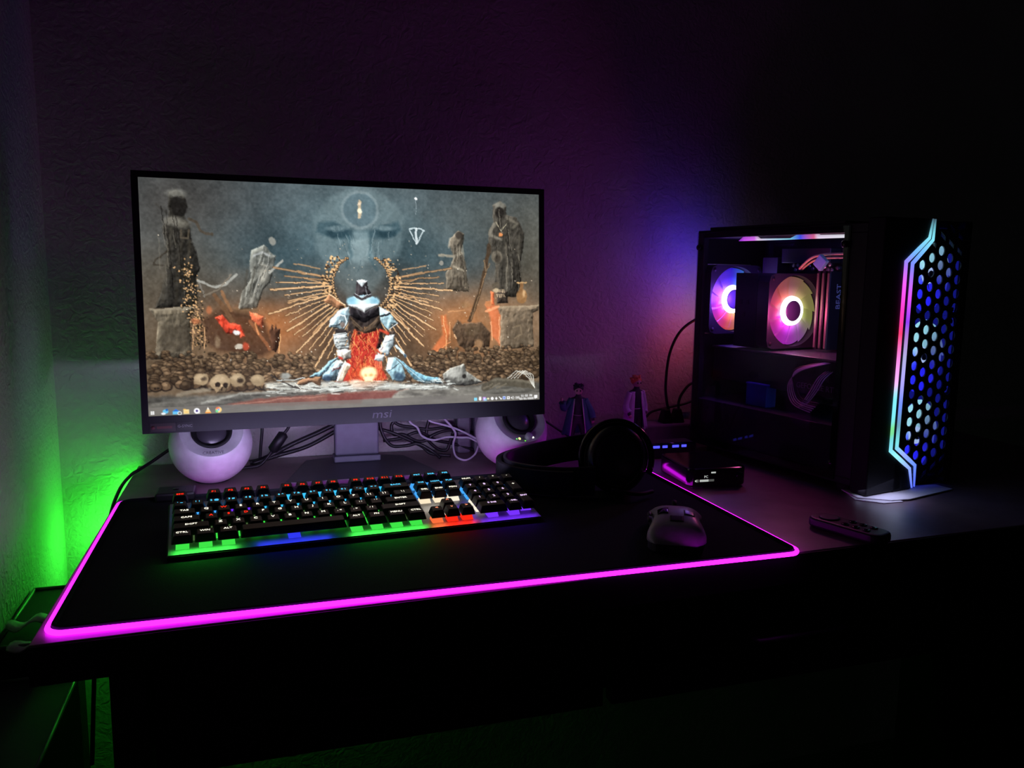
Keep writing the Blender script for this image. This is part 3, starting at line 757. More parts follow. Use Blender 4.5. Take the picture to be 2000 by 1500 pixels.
# ------------------------------------------------------------------ monitor
q = Vector((0.3199, 0.4251, 0.1179)); MY, MT, SW = .0321, .0546, .558; SH = SW * 9 / 16
mon = thing('computer_monitor', 'wide black monitor showing a dark fantasy desktop picture', 'monitor', (.3315, .548, 0))
MO = Vector((.3315, .548, 0))
ex = Vector((math.cos(MY), math.sin(MY), 0)); nn = Vector((-math.sin(MY), math.cos(MY), 0))
ez = (Vector((0, 0, math.cos(MT))) + nn * math.sin(MT)).normalized(); ey = ez.cross(ex)   # ey points to the back
PM = basis(q - MO, ex, ey, ez)          # local: x across, y to the back, z up, origin at the screen's lower middle
hw = SW / 2
sh = MB().prism(rrect(-hw - .0085, hw + .0085, -.0235, SH + .0085, .006, 4), -.014, .004, PM @ basis((0, 0, 0), (1, 0, 0), (0, 0, 1), (0, -1, 0)))
# housing sits behind the glass, with a rear bulge
housing = sh.build('housing', M_BLKM, mon, bevel=.0015)
MB().frus((-.2, .2, .08, .29), (-.12, .12, .10, .24), 0, .030, PM @ basis((0, .013, 0), (1, 0, 0), (0, 0, 1), (0, 1, 0))).build('rear_cover', M_BLKM, mon, bevel=.004)
bz = MB()
for x0, x1, z0, z1 in ((-hw - .0085, -hw + .001, -.0235, SH + .0085), (hw - .001, hw + .0085, -.0235, SH + .0085), (-hw, hw, SH - .001, SH + .0085), (-hw, hw, -.0235, .001)):
    bz.box(x0 + .0006, x1 - .0006, -.0062, -.0040, z0 + .0006, z1 - .0006, PM)
bz.build('bezel', M_BLKM, mon)
def screen_mesh():
    W, H = 704, 396; I = paint_desktop(PICTURE, W, H)
    lin_ = np.where(I <= .04045, I / 12.92, ((I + .055) / 1.055) ** 2.4)
    me = bpy.data.meshes.new('screen')
    u, v = np.meshgrid(np.linspace(-hw, hw, W), np.linspace(SH, 0, H))
    M = np.array(PM)
    P = np.stack([u, np.full_like(u, -.0046), v, np.ones_like(u)], -1).reshape(-1, 4) @ M.T
    n = W * H; me.vertices.add(n); me.vertices.foreach_set('co', P[:, :3].astype(np.float32).ravel())
    i, j = np.meshgrid(np.arange(W - 1), np.arange(H - 1)); a = (j * W + i).ravel()
    F = np.stack([a, a + W, a + W + 1, a + 1], -1).astype(np.int32); m = len(F)
    me.loops.add(m * 4); me.loops.foreach_set('vertex_index', F.ravel()); me.polygons.add(m)
    me.polygons.foreach_set('loop_start', np.arange(0, m * 4, 4, dtype=np.int32)); me.polygons.foreach_set('loop_total', np.full(m, 4, np.int32))
    me.update(calc_edges=True)
    ca = me.color_attributes.new('Col', 'FLOAT_COLOR', 'POINT')
    ca.data.foreach_set('color', np.concatenate([lin_.reshape(-1, 3), np.ones((n, 1))], 1).astype(np.float32).ravel())
    return me
attr_emat('lit_screen', 1.0, .01).cycles.emission_sampling = 'NONE'      # large and soft: found by bounced rays
tag(obj('screen', screen_mesh(), attr_emat('lit_screen', 1.0, .01), mon), 'lit screen with a kneeling hatted figure before golden rays')
M_LOGO = pmat('grey_print', (92, 88, 98), .4)
lettering('logo', 'msi', .017, M_LOGO, mon, PM @ basis((.033, -.0064, -.0112), (1, 0, 0), (0, 0, 1), (0, -1, 0)) @ Matrix(((1.25, .2, 0, 0), (0, 1, 0, 0), (0, 0, 1, 0), (0, 0, 0, 1))))
st = MB().box(-.2765, -.246, -.0068, -.0062, -.0205, -.0095, PM).build('sticker', pmat('dark_red_sticker', (62, 54, 56), .4), mon)
M_RPRINT = pmat('worn_red_print', (104, 62, 62), .5)
MB().lathe([(.0026, 0), (.0026, .0003)], 14, PM @ TM((-.2735, -.0070, -.0150)) @ RX(R2(90))).build('sticker_mark', M_RPRINT, st)
MB().box(-.269, -.250, -.0071, -.0068, -.0168, -.0134, PM).build('sticker_mark', M_RPRINT, st)
st = MB().box(-.244, -.224, -.0068, -.0062, -.0195, -.0095, PM).build('sticker', pmat('black_sticker', (34, 34, 36), .4), mon)
lettering('sticker_print', 'G-SYNC', .0052, pmat('pale_print', (140, 138, 140), .4), st, PM @ basis((-.2340, -.0070, -.0145), (1, 0, 0), (0, 0, 1), (0, -1, 0)))
MB().box(-.020, .020, -.090, .010, .255, .300).build('stand_arm', M_BLKM, mon, bevel=.003)
MB().box(-.035, .035, .004, .026, .018, .31, TM((0, 0, 0))).build('stand_column', pmat('grey_stand_paint', (92, 92, 106), .5), mon, bevel=.003)
MB().box(-.037, .037, -.002, .030, .008, .018).build('stand_collar', pmat('grey_stand_paint', (92, 92, 106), .5), mon, bevel=.002)
MB().prism([(-.118, -.105), (.118, -.105), (.080, .03), (.05, .042), (-.05, .042), (-.080, .03)], 0, .008).build('stand_base', pmat('stand_base_paint', (44, 43, 50), .45), mon, bevel=.002)

# ------------------------------------------------------------------ speakers
def speaker(name, label, loc, yaw, elev, knob):
    R = .0585
    t = thing(name, label, 'speaker', (loc[0], loc[1], 0), yaw, group='pair of round desktop speakers')
    A = TM((0, 0, R * .97)) @ RX(R2(90 - elev))     # local z = facing axis, tipped up and forward
    cut = R2(50)
    prof = [(R * math.sin(a), -R * math.cos(a)) for a in [math.pi * k / 40 * (180 - 50) / 180 * 40 / 26 for k in range(27)] if a <= math.pi - cut + 1e-6]
    rf, zf = R * math.sin(cut), R * math.cos(cut)
    prof = [(max(r, .0004), z) for r, z in prof] + [(rf - .0012, zf + .0006)]
    MB().lathe(prof, 64, A, cap=False).build('shell', M_WHITE, t)
    face = MB().lathe([(rf - .0012, zf + .0006), (rf - .004, zf - .0008), (.0285, zf - .0022), (.0265, zf - .0045)], 64, A, cap=False).build('face', M_WHITE, t)
    lettering('logo', 'CREATIVE', .0065, pmat('grey_logo_print', (120, 116, 126), .4), face, A @ TM((0, -.0365, zf - .0008)))
    MB().lathe([(.0285, zf - .002), (.0285, zf + .001), (.0245, zf + .0005), (.0205, zf - .006)], 48, A, cap=False).build('driver_surround', M_RUB, t)
    MB().lathe([(.0206, zf - .006), (.016, zf - .0015), (.009, zf + .0015), (.0004, zf + .0022)], 40, A, cap=False).build('driver_cone', pmat('satin_driver_cone', (70, 66, 74), .28), t)
    MB().lathe([(.022, .0), (.024, .0005), (.024, .003), (.020, .005)], 32, TM((0, .004, 0))).build('foot', M_RUB, t)
    if knob:
        k = MB().lathe([(.0058, 0), (.0058, .007), (.0045, .0085), (.0004, .0088)], 24, A @ TM((.004, -.0345, zf - .002))).build('volume_knob', M_WHITE, t)
        for i, (x, rr, c, s) in enumerate(((-.0165, .0010, (120, 255, 120), 1.2), (-.0115, .0021, (255, 250, 150), 1.6), (.0125, .0019, (255, 255, 255), 1.2), (-.0030, .0012, (110, 255, 70), 1.4))):
            MB().lathe([(rr, 0), (rr, .0006), (.0002, .0008)], 12, A @ TM((x, -.0355 if i < 3 else -.0405, zf - .0012))).build('indicator_light', emat('indicator_%d' % i, c, s), t)
    return t
speaker('desktop_speaker', 'round white speaker under the left end of the monitor', (.1127, .511), R2(6), 42, False)
speaker('desktop_speaker', 'round white speaker with volume knob and lit dots behind the headset', (.574, .495), R2(10), 42, True)

# ------------------------------------------------------------------ keyboard
U = .01905
kb = thing('mechanical_keyboard', 'black mechanical keyboard with rainbow backlit keys on the desk mat', 'keyboard', (.0866, .1640, .0060), .0679, R2(8.4))
MB().prism([(-.004, -.010), (.4326, -.010), (.4326, .128), (-.004, .128)], .0, .0052).build('chassis', M_BLK, kb, bevel=.0015)
M_PLATE = pmat('brushed_key_plate', (150, 150, 156), .45, .4)
MB().box(-.0025, .4311, -.0082, .1262, .0052, .0062).build('plate', M_PLATE, kb)
for x in (.03, .38): MB().box(x, x + .02, .108, .114, -.016, 0).build('foot', M_RUB, kb)
M_CAP = pmat('black_keycap', (17, 17, 19), .5)
LED = {'red': (255, 40, 22), 'blue': (70, 170, 255), 'cyan': (60, 200, 255), 'green': (70, 255, 80), 'white': (255, 244, 220), 'deep': (50, 60, 255), 'violet': (120, 50, 255), 'orange': (255, 110, 60), 'pink': (240, 190, 255), 'warm': (255, 235, 200), 'dim': (150, 200, 120), 'lavender_fill': (206, 190, 250)}
CAPM = {}; SWM = {}
def cap_mesh(w):
    if w not in CAPM:
        hx = w * U / 2 - .0006; b = bmesh.new(); m = MB(); m.frus((-hx, hx, -.0089, .0089), (-hx + .0028, hx - .0028, -.0064, .0074), 0, .0092)
        me = m.mesh('keycap'); b.from_mesh(me); bmesh.ops.recalc_face_normals(b, faces=b.faces)
        bmesh.ops.bevel(b, geom=[e for e in b.edges], offset=.0008, segments=1, affect='EDGES'); b.to_mesh(me); b.free(); me.materials.append(M_CAP); CAPM[w] = me
    return CAPM[w]
def switch_mesh(c):
    if c not in SWM:
        m = MB().frus((-.0070, .0070, -.0070, .0070), (-.0052, .0052, -.0054, .0054), 0, .0062); me = m.mesh('switch')
        b = bmesh.new(); b.from_mesh(me); bmesh.ops.recalc_face_normals(b, faces=b.faces); b.to_mesh(me); b.free()
        me.materials.append(emat('switch_glow_' + c, LED[c], {'dim': .2, 'red': 1.0, 'green': .8, 'deep': .9}.get(c, 1.0))); SWM[c] = me
    return SWM[c]
def key(x, row, w, txt, led, legend, size=.0052, tall=1):
    cx = (x + w / 2) * U; cy = .0100 + row * U + (U / 2 if tall == 2 else 0)
    k = bpy.data.objects.new('keycap', cap_mesh(w)); COL.objects.link(k); k.parent = kb; lift = .0034 if row > 5 else (.0014 if row == 4 else 0)
    k.location = (cx, cy, .0062 + .0070 + lift)
    if tall == 2: k.scale = (1, 2.06, 1)
    s = bpy.data.objects.new('switch', switch_mesh(led)); COL.objects.link(s); s.parent = kb; s.location = (cx, cy, .0062)
    if txt:
        me = text_mesh(txt, size, .0001)
        l = bpy.data.objects.new('legend', me.copy()); COL.objects.link(l); l.parent = k; l.location = (0, -.0012 if row > 5 else .0022, .00935); l.data.materials.clear(); l.data.materials.append(emat('legend_' + legend, LEG[legend], LEGS.get(legend, 2.0)))
        if tall == 2: l.scale = (1, 1 / 2.06, 1)
LEG = {'red': (255, 40, 20), 'cyan': (80, 205, 255), 'white': (255, 250, 228), 'pink': (238, 205, 255), 'orange': (255, 150, 110)}
LEGS = {'red': 1.6, 'cyan': 1.5, 'white': 1.6, 'pink': 1.4, 'orange': 1.4}
FR = 5.27
key(0, FR, 1, 'ESC', 'blue', 'red')
for i in range(12): key([2, 3, 4, 5, 6.5, 7.5, 8.5, 9.5, 11, 12, 13, 14][i], FR, 1, 'F%d' % (i + 1), 'cyan' if i > 3 else 'blue', 'red', .0062)
for i, t in enumerate(('PRT', 'SCR', 'PSE')): key(15.25 + i, FR, 1, t, 'blue', 'cyan')
for i, t in enumerate(('` ~', '1 !', '2 @', '3 #', '4 $', '5 %', '6 ^', '7 &', '8 *', '9 (', '0 )', '- _', '= +')): key(i, 4, 1, t, 'blue' if i < 3 else ('violet' if i < 5 else 'cyan'), 'cyan', .0056)
key(13, 4, 2, 'BACK', 'cyan', 'cyan')
key(0, 3, 1.5, 'TAB', 'blue', 'white')
for i, t in enumerate('QWERTYUIOP'): key(1.5 + i, 3, 1, t, 'dim', 'red' if t == 'W' else 'white', .0066)
key(11.5, 3, 1, '[ {', 'dim', 'white'); key(12.5, 3, 1, '] }', 'dim', 'white'); key(13.5, 3, 1.5, '\\ |', 'dim', 'white')
key(0, 2, 1.75, 'CAPS', 'dim', 'white')
for i, t in enumerate('ASDFGHJKL'): key(1.75 + i, 2, 1, t, 'green' if i > 2 else 'dim', 'red' if t in 'ASD' else 'white', .0066)
key(10.75, 2, 1, '; :', 'green', 'white'); key(11.75, 2, 1, "' \"", 'green', 'white'); key(12.75, 2, 2.25, 'ENTER', 'dim', 'white')
key(0, 1, 2.25, 'SHIFT', 'dim', 'white')
for i, t in enumerate('ZXCVBNM'): key(2.25 + i, 1, 1, t, 'green', 'white', .0066)
for i, t in enumerate((', <', '. >', '/ ?')): key(9.25 + i, 1, 1, t, 'green', 'white')
key(12.25, 1, 2.75, 'SHIFT', 'dim', 'white')
for i, (x, t) in enumerate(((0, 'CTRL'), (1.25, 'WIN'), (2.5, 'ALT'))): key(x, 0, 1.25, t, 'green', 'white')
key(3.75, 0, 6.25, None, 'deep', 'white')
for x, t in ((10, 'ALT'), (11.25, 'FN'), (12.5, 'MENU'), (13.75, 'CTRL')): key(x, 0, 1.25, t, 'green', 'white')
for i, t in enumerate(('INS', 'HOM', 'PUP')): key(15.25 + i, 4, 1, t, 'blue', 'cyan')
for i, t in enumerate(('DEL', 'END', 'PDN')): key(15.25 + i, 3, 1, t, ('warm', 'warm', 'white')[i], 'white')
key(16.25, 1, 1, '^', 'white', 'orange', .009)
for i, t in enumerate('<v>'): key(15.25 + i, 0, 1, t, ('orange', 'red', 'red')[i], 'orange', .007)
for i, t in enumerate(('NUM', '/', '*', '-')): key(18.5 + i, 4, 1, t, 'blue', 'white')
for r, row in enumerate(('789', '456', '123')):
    for i, t in enumerate(row): key(18.5 + i, 3 - r, 1, t, ('blue', 'white', 'white')[r] if i == 0 else 'violet', 'pink', .0068)
key(21.5, 2, 1, '+', 'violet', 'white', .007, 2)
key(21.5, 0, 1, 'ENT', 'violet', 'pink', .0052, 2)
key(18.5, 0, 2, '0 INS', 'violet', 'pink'); key(20.5, 0, 1, '. DEL', 'violet', 'pink', .0045)
def glow(c, x0, x1, y, e, d=(0, -.6, -1), z=.0128, w=.004):
    l = lamp('key_or_fill_glow', 'AREA', ((x0 + x1) / 2, y, z), LED[c], e, kb, x1 - x0); l.data.shape = 'RECTANGLE'; l.data.size_y = w; aim(l, d)
    if c == 'lavender_fill': l.data.spread = R2(112)
glow('green', .002, .068, -.0015, .016); glow('deep', .090, .170, -.0015, .011); glow('green', .194, .284, -.0015, .022)
glow('orange', .292, .308, -.0015, .003); glow('red', .310, .346, -.0015, .008); glow('violet', .354, .428, -.0015, .010)
glow('blue', .2865, .2900, .092, .0012, (0, -.4, -1), .0125, .03); glow('white', .293, .318, .050, .0016, (0, -.5, -1)); glow('violet', .322, .350, .040, .0022, (0, -.3, -1)); glow('violet', .3475, .3515, .03, .0016, (0, 0, -1), .0125, .05)
glow('white', .295, .345, .066, .0016, (0, -1, -.6))
glow('lavender_fill', .01, .43, .1285, .36, (.04, 1, .10), .026, .008)  # added lavender fill above the rear keys, brightens wall, stand and speakers

# ------------------------------------------------------------------ mouse
ms = thing('computer_mouse', 'pale wireless mouse with black stickers on the desk mat', 'mouse', (.650, .083, .0042), R2(-27))
def mouse_ring(y):
    t = (y + .062) / .124
    w = .031 + .0035 * math.cos(2 * math.pi * t) - (.010 * max(0, (t - .85) / .15) ** 2) - .011 * max(0, (.14 - t) / .14) ** 2
    h = .017 + .021 * math.sin(math.pi * min(1, t * 1.0 + .10)) ** .8 - .008 * max(0, t - .75)
    h *= 1 - .55 * max(0, (.1 - t) / .1) ** 2
    return w, h
rows = []; skirt = []
for i in range(25):
    y = -.062 + .124 * i / 24; w, h = mouse_ring(y); r = []
    for k in range(21):
        a = math.pi * (k / 20); cx = math.cos(a); s = math.sin(a)
        x = -w * (abs(cx) ** .55) * (1 if cx > 0 else -1)
        z = .012 + (h - .012) * s ** .75
        if cx > .55: x += .004 * math.sin(math.pi * i / 24) * (cx - .55) / .45        # thumb hollow
        r.append((x, y, z))
    rows.append(r)
    skirt.append((w, y))
MB().grid(rows).build('shell', pmat('pale_mouse_shell', (198, 194, 202), .32), ms, solid=.0016)
base = [(x * .94, y) for x, y in skirt] + [(-x * .94, y) for x, y in skirt[::-1]]
MB().prism(base, .001, .0135).build('underbody', M_SKIRT, ms, bevel=.002)
def on_shell(x, y):
    w, h = mouse_ring(y); c = min(.999, (abs(x) / w) ** (1 / .55)); return .012 + (h - .012) * math.sqrt(1 - c * c) ** .75
def patch(name, x0, x1, y0, y1, mat, lift=.0006):
    rr = [[(x0 + (x1 - x0) * i / 8, y0 + (y1 - y0) * j / 8, on_shell(x0 + (x1 - x0) * i / 8, y0 + (y1 - y0) * j / 8) + lift + .0006) for i in range(9)] for j in range(9)]
    return MB().grid(rr).build(name, mat, ms, solid=.0008)
stk = patch('sticker', -.021, -.009, -.027, -.010, M_GLOSS)
em = [(-.0175, -.024), (-.0125, -.024), (-.0150, -.019)]
MB().tube([(x, y, on_shell(x, y) + .0018) for x, y in em], .0005, 5, True).build('emblem', M_GREY, stk)
patch('sticker', -.007, .008, -.044, -.033, M_BLKM)
patch('sticker', .009, .021, -.028, -.016, pmat('violet_grey_film', (120, 112, 140), .3))
MB().lathe([(.0105, -.003), (.0115, -.001), (.0115, .001), (.0105, .003)], 24, TM((0, .042, .0225)) @ RY(R2(90))).build('scroll_wheel', M_RUB, ms)
MB().box(-.0006, .0006, .022, .055, .020, .0262).build('button_gap', M_SKIRT, ms)
for y in (.0, .018): MB().ell((-.0300, y, .021), (.003, .008, .003), 12, 8).build('side_button', M_SKIRT, ms)

# ------------------------------------------------------------------ headset
hs = thing('gaming_headset', 'black over-ear headset lying on the back of the desk mat', 'headset', (.616, .34, .004))
HO = TM(-Vector((.63, .34, .004)))
band = curve([(.640, .268, .028), (.600, .282, .026), (.560, .306, .026), (.537, .345, .026), (.548, .388, .027), (.590, .415, .030), (.645, .425, .036), (.690, .420, .042)], 8)
def strip_band(name, pts, half, thick, mat, off=0.0):
    rows = [[], [], [], [], []]
    for i, p in enumerate(pts):
        t = (pts[min(i + 1, len(pts) - 1)] - pts[max(i - 1, 0)]).normalized(); nrm = Vector((t.y, -t.x, 0)).normalized()
        o = p + nrm * off
        for k, (a, b) in enumerate(((-half, -thick), (half, -thick), (half, thick), (-half, thick), (-half, -thick))):
            rows[k].append(tuple(o + Vector((0, 0, a)) + nrm * b))
    return MB().grid(rows, HO, smooth=False).build(name, mat, hs, bevel=.001)
strip_band('headband', band, .0205, .0022, pmat('headband_plastic', (40, 38, 46), .38))
strip_band('headband_cushion', band[6:-10], .0165, .004, pmat('fabric_strap', (20, 19, 24), .95, bump=.3, scale=700), -.009)
def earcup(c, ax, R=.047):
    z = Vector(ax).normalized(); x = Vector((0, 0, 1)).cross(z).normalized(); y = z.cross(x); M = HO @ basis(c, x, y, z)
    cup = MB().lathe([(.0004, .019), (R * .55, .018), (R * .80, .0155), (R * .93, .010), (R, .002), (R * .97, -.006), (R * .8, -.008), (.0004, -.008)], 40, M @ Matrix.Diagonal((.94, 1.06, 1, 1))).build('ear_cup', pmat('earcup_plastic', (36, 34, 42), .27), hs)
    MB().lathe([(R * .72, .0172), (R * .78, .0178), (R * .82, .0160)], 40, M @ Matrix.Diagonal((.94, 1.06, 1, 1)), cap=False).build('cup_ring', M_GLOSS, cup)
    MB().lathe([(R * .60, -.008), (R * .98, -.010), (R * 1.03, -.017), (R * .98, -.025), (R * .70, -.027), (R * .55, -.022), (R * .52, -.010)], 40, M @ Matrix.Diagonal((.94, 1.06, 1, 1)), cap=False).build('ear_cushion', pmat('cushion_fabric', (22, 21, 25), .95, bump=.3, scale=600), cup)
    yk = [tuple(M @ Vector((R * 1.06 * math.cos(a), R * 1.12 * math.sin(a), .0))) for a in [R2(-20 + 220 * k / 24) for k in range(25)]]
    MB().tube(yk, .0045, 8).build('yoke', M_GLOSS, hs)
earcup((.676, .278, .0555), (-.30, -.93, .10)); earcup((.716, .405, .0400), (.35, .93, .05), .033)
MB().tube(curve([tuple(HO @ Vector(p)) for p in ((.655, .245, .02), (.69, .236, .014), (.72, .25, .012))], 6), .003, 8).build('microphone_stub', M_RUB, hs)

# ------------------------------------------------------------------ amplifier box with display
da = thing('audio_control_box', 'small black audio box with PC volume display beside the tower', 'audio box', (.832, .33, 0), R2(-3.5))
MB().prism(rrect(-.047, .047, -.052, .058, .012), .003, .031).build('body', M_GLOSS, da, bevel=.003)
for x in (-.03, .03): MB().box(x - .008, x + .008, -.045, .05, 0, .003).build('foot', M_RUB, da)
MB().box(-.042, .026, -.0528, -.0518, .007, .027).build('display', pmat('display_glass', (6, 6, 9), .08), da)
FD = basis((0, -.0532, 0), (1, 0, 0), (0, 0, 1), (0, -1, 0))
M_OLED = emat('display_pixels', (205, 210, 205), .75)
lettering('display_text', 'PC', .0052, M_OLED, da, FD @ TM((-.0210, .0190, 0)))
MB().box(-.0310, -.0170, -.0534, -.0530, .0118, .0150).build('volume_bar', M_OLED, da)
MB().box(-.0170, -.0080, -.0534, -.0530, .0118, .0150).build('volume_bar_rest', emat('display_dim', (110, 112, 110), .5), da)
MB().prism([(-.0388, .0124), (-.0374, .0124), (-.0361, .0112), (-.0361, .0156), (-.0374, .0144), (-.0388, .0144)], .0, .0003, FD).build('speaker_symbol', M_OLED, da)
MB().box(-.0343, -.0337, -.0534, -.0530, .0114, .0154).build('speaker_symbol_wave', M_OLED, da)
MB().box(-.0130, -.0057, -.0534, -.0530, .0240, .0262).build('status_text', M_OLED, da)
MB().lathe([(.006, 0), (.006, .0015), (.005, .002)], 32, FD @ TM((.034, .018, 0)) ).build('dial', M_GLOSS, da, bevel=.0005)

# ------------------------------------------------------------------ usb hub
hub = thing('usb_hub', 'black strip-shaped hub with a row of blue lights behind the headset', 'hub', (.857, .482, 0), R2(-1))
MB().box(-.052, .046, -.010, .030, .0005, .026).build('body', M_BLK, hub, bevel=.003)
MB().tube([(-.050, -.0105, .0265), (.044, -.0105, .0265)], .0012, 6).build('rim', M_GLOSS, hub)
for i, (x, w) in enumerate(((-.030, .0125), (-.014, .0095), (.006, .0125), (.022, .0095))):
    MB().box(x - w / 2, x + w / 2, -.0108, -.0098, .0188, .0232).build('port_light', emat('hub_blue', (.07, .07, 1.0), 1.6, True), hub, bevel=.0006)

# ------------------------------------------------------------------ remote
rm = thing('remote_control', 'small black remote control at the front of the desk by the tower', 'remote', (.8700, .050, 0), R2(17.8))
MB().prism(rrect(-.0185, .0185, -.052, .048, .014), .0015, .014).build('body', M_BLK, rm, bevel=.004, seg=3)
MB().lathe([(.0105, .0), (.0125, .0012), (.0125, .0016), (.0095, .0016)], 28, TM((0, .025, .0138))).build('ring_pad', M_SKIRT, rm)
for y in (-.002, -.016, -.030):
    for x in (-.008, .008): MB().lathe([(.0046, 0), (.0046, .0012), (.003, .0016)], 16, TM((x, y, .0139))).build('button', M_GLOSS, rm)

# ------------------------------------------------------------------ computer tower
TB = Vector((1.0033, .1731, 0)); TROT = R2(11.44); TW, TDp, TH = .195, .376, .397
tw = thing('computer_tower', 'black tower computer with glass side, glowing fans and lit perforated front', 'computer', TB, TROT)
body = MB(); body.box(0.001, TW, .028, TDp, .376, .389); body.box(0.001, TW, .028, TDp, .012, .022); body.box(TW - .003, TW, .028, TDp, .022, .376)
body.box(0.001, .020, .028, .064, .022, .376); body.box(0.001, .012, TDp - .016, TDp, .022, .376)
body.build('chassis', M_STEEL, tw, bevel=.001)
MB().box(.004, .17, .07, .35, .389, .394).build('top_filter', M_BLKM, tw, bevel=.001)
for x in (.02, .16):
    for y in (.05, .33): MB().lathe([(.014, 0), (.014, .009), (.011, .012)], 16, TM((x, y, 0))).build('foot', M_RUB, tw)
MB().box(-.004, -.0006, .056, .372, .016, .386).build('side_glass', M_GLASS, tw)
gb = MB(); gb.box(-.0004, .0006, .056, .066, .016, .386); gb.box(-.0004, .0006, .360, .372, .016, .386); gb.box(-.0004, .0006, .066, .360, .381, .386); gb.box(-.0004, .0006, .066, .360, .016, .026)
gb.build('glass_border', M_GLOSS, tw)
for y, z in ((.061, .36), (.061, .04), (.366, .36), (.366, .04)): MB().lathe([(.005, 0), (.005, .003), (.004, .004)], 16, TM((-.004, y, z)) @ RY(R2(-90))).build('thumb_screw', M_GLOSS, tw)
# rear wall of the case with the fan opening
rp_ = MB(); rp_.box(.012, TW - .003, TDp - .003, TDp, .022, .208); rp_.box(.012, TW - .003, TDp - .003, TDp, .332, .376); rp_.box(.130, TW - .003, TDp - .003, TDp, .208, .332); rp_.box(.003, .006, TDp - .003, TDp, .208, .332)
rp_.build('rear_panel', M_STEEL, tw)
gr = MB()
for r in (.018, .030, .042, .054): gr.tube([(.067 + r * math.cos(2 * math.pi * k / 36), TDp - .001, .27 + r * math.sin(2 * math.pi * k / 36)) for k in range(36)], .0008, 5, True)
for k in range(4): gr.tube([(.067 + .06 * math.cos(R2(45 + 90 * k)), TDp - .001, .27 + .06 * math.sin(R2(45 + 90 * k))), (.067, TDp - .001, .27)], .0008, 5)
gr.build('fan_grille', M_STEEL, tw)
def ramp(stops, t):
    t %= 1.0
    for (a, ca), (b, cb_) in zip(stops, stops[1:]):
        if a <= t <= b:
            f = (t - a) / (b - a + 1e-9); return tuple(ca[i] * (1 - f) + cb_[i] * f for i in range(3))
    return stops[-1][1]
M_BLADE = attr_emat('lit_fan_blade', 1.0, .04)
def fan(name, c, stops, S=.0605, ringcol=(1, .95, 1), ringk=9, gain=1.0, nb=9, dirn=1, hubr=.0175, flat=0):
    """c: middle of the front face; the fan looks along -y. stops: colours by angle counted from the top towards the left."""
    N = 48; M = TM(c); V = []; F = []
    Ri = S * .955
    for y in (0, .025):
        for k in range(N):
            a = 2 * math.pi * k / N; V.append((Ri * math.cos(a), y, Ri * math.sin(a)))
        for k in range(N):
            a = 2 * math.pi * k / N; s = min(1 / max(abs(math.cos(a)), 1e-6), 1 / max(abs(math.sin(a)), 1e-6)); s = min(s, 1.33) * S
            V.append((s * math.cos(a), y, s * math.sin(a)))
    for k in range(N):
        j = (k + 1) % N
        F += [(k, j, N + j, N + k), (2 * N + k, 3 * N + k, 3 * N + j, 2 * N + j), (k, 2 * N + k, 2 * N + j, j), (N + k, N + j, 3 * N + j, 3 * N + k)]
    fr = MB().add(V, F, M).build(name, emat('lit_fan_frame', (34, 40, 190), .8) if flat else pmat('fan_frame_plastic', (38, 36, 44), .45), tw)
    for sx in (-1, 1):
        for sz in (-1, 1): MB().lathe([(.0034, 0), (.0034, .0006)], 12, M @ TM((sx * S * .86, -.0002, sz * S * .86)) @ RX(R2(90))).build('screw_hole', M_RUB, fr)
    for b in range(nb):
        rows = []; cols = []
        for i in range(9):
            r = hubr + .0025 + (Ri - hubr - .005) * i / 8; row = []
            for j in range(7):
                a = 2 * math.pi * b / nb + (j / 6 - .5) * R2(56 if flat else 42) - dirn * .25 * (i / 8)
                row.append((r * math.cos(a), .008 + .006 * (j / 6) + .0008, r * math.sin(a)))
                th = ((math.atan2(math.cos(a), math.sin(a))) / (2 * math.pi)) % 1.0      # 0 at the top
                th = (1 - th) % 1.0                                                      # grows towards the left
                cc = ramp(stops, th); k = gain * (1 if flat else .40 + 2.2 * max(0, 1 - i / 5.5) ** 1.8)
                cols.append(tuple(v * k for v in cc))
            rows.append(row)
        MB().grid(rows, M, True, cols).build('fan_blade', M_BLADE, fr, solid=.0009)
    MB().lathe([(hubr, -.004), (hubr + .0065, -.004), (hubr + .0075, -.009), (hubr, -.010)], 40, M @ RX(R2(90)) @ Matrix.Diagonal((1, 1, 1, 1)), cap=False).build('light_ring', emat('fan_ring_' + name, ringcol, ringk, True), fr)
    MB().lathe([(hubr, -.016), (hubr, -.003), (hubr * .88, -.002), (.0004, -.0018)], 32, M @ RX(R2(90))).build('hub_cap', pmat('hub_cap_plastic', (70, 60, 90), .4), fr)
    return fr
L8 = lambda *c: lin(c)
fan('rear_fan', (.067, .345, .27), [(0, L8(44, 30, 240)), (.13, L8(100, 40, 240)), (.25, L8(200, 50, 255)), (.36, L8(255, 50, 190)), (.45, L8(255, 70, 90)), (.55, L8(240, 150, 90)), (.65, L8(230, 220, 110)), (.8, L8(90, 200, 200)), (1, L8(44, 30, 240))], gain=2.0, ringcol=(1, .82, 1), ringk=14, nb=11)
cl = MB().box(.0305, .155, .258, .309, .192, .317).build('cooler_block', pmat('cooler_cover', (30, 28, 42), .55), tw, bevel=.001)
for y, z, a in ((.295, .268, 0), (.279, .268, 0), (.287, .247, 0)): MB().box(.0298, .0306, y - .003, y + .003, z - .004, z + .004).build('cover_mark', M_RUB, cl)
for i in range(20): MB().box(.032, .1535, .2575, .3095, .318 + 0 * i - .006 * i, .3184 - .006 * i).build('fin', M_STEEL, cl) if i else None
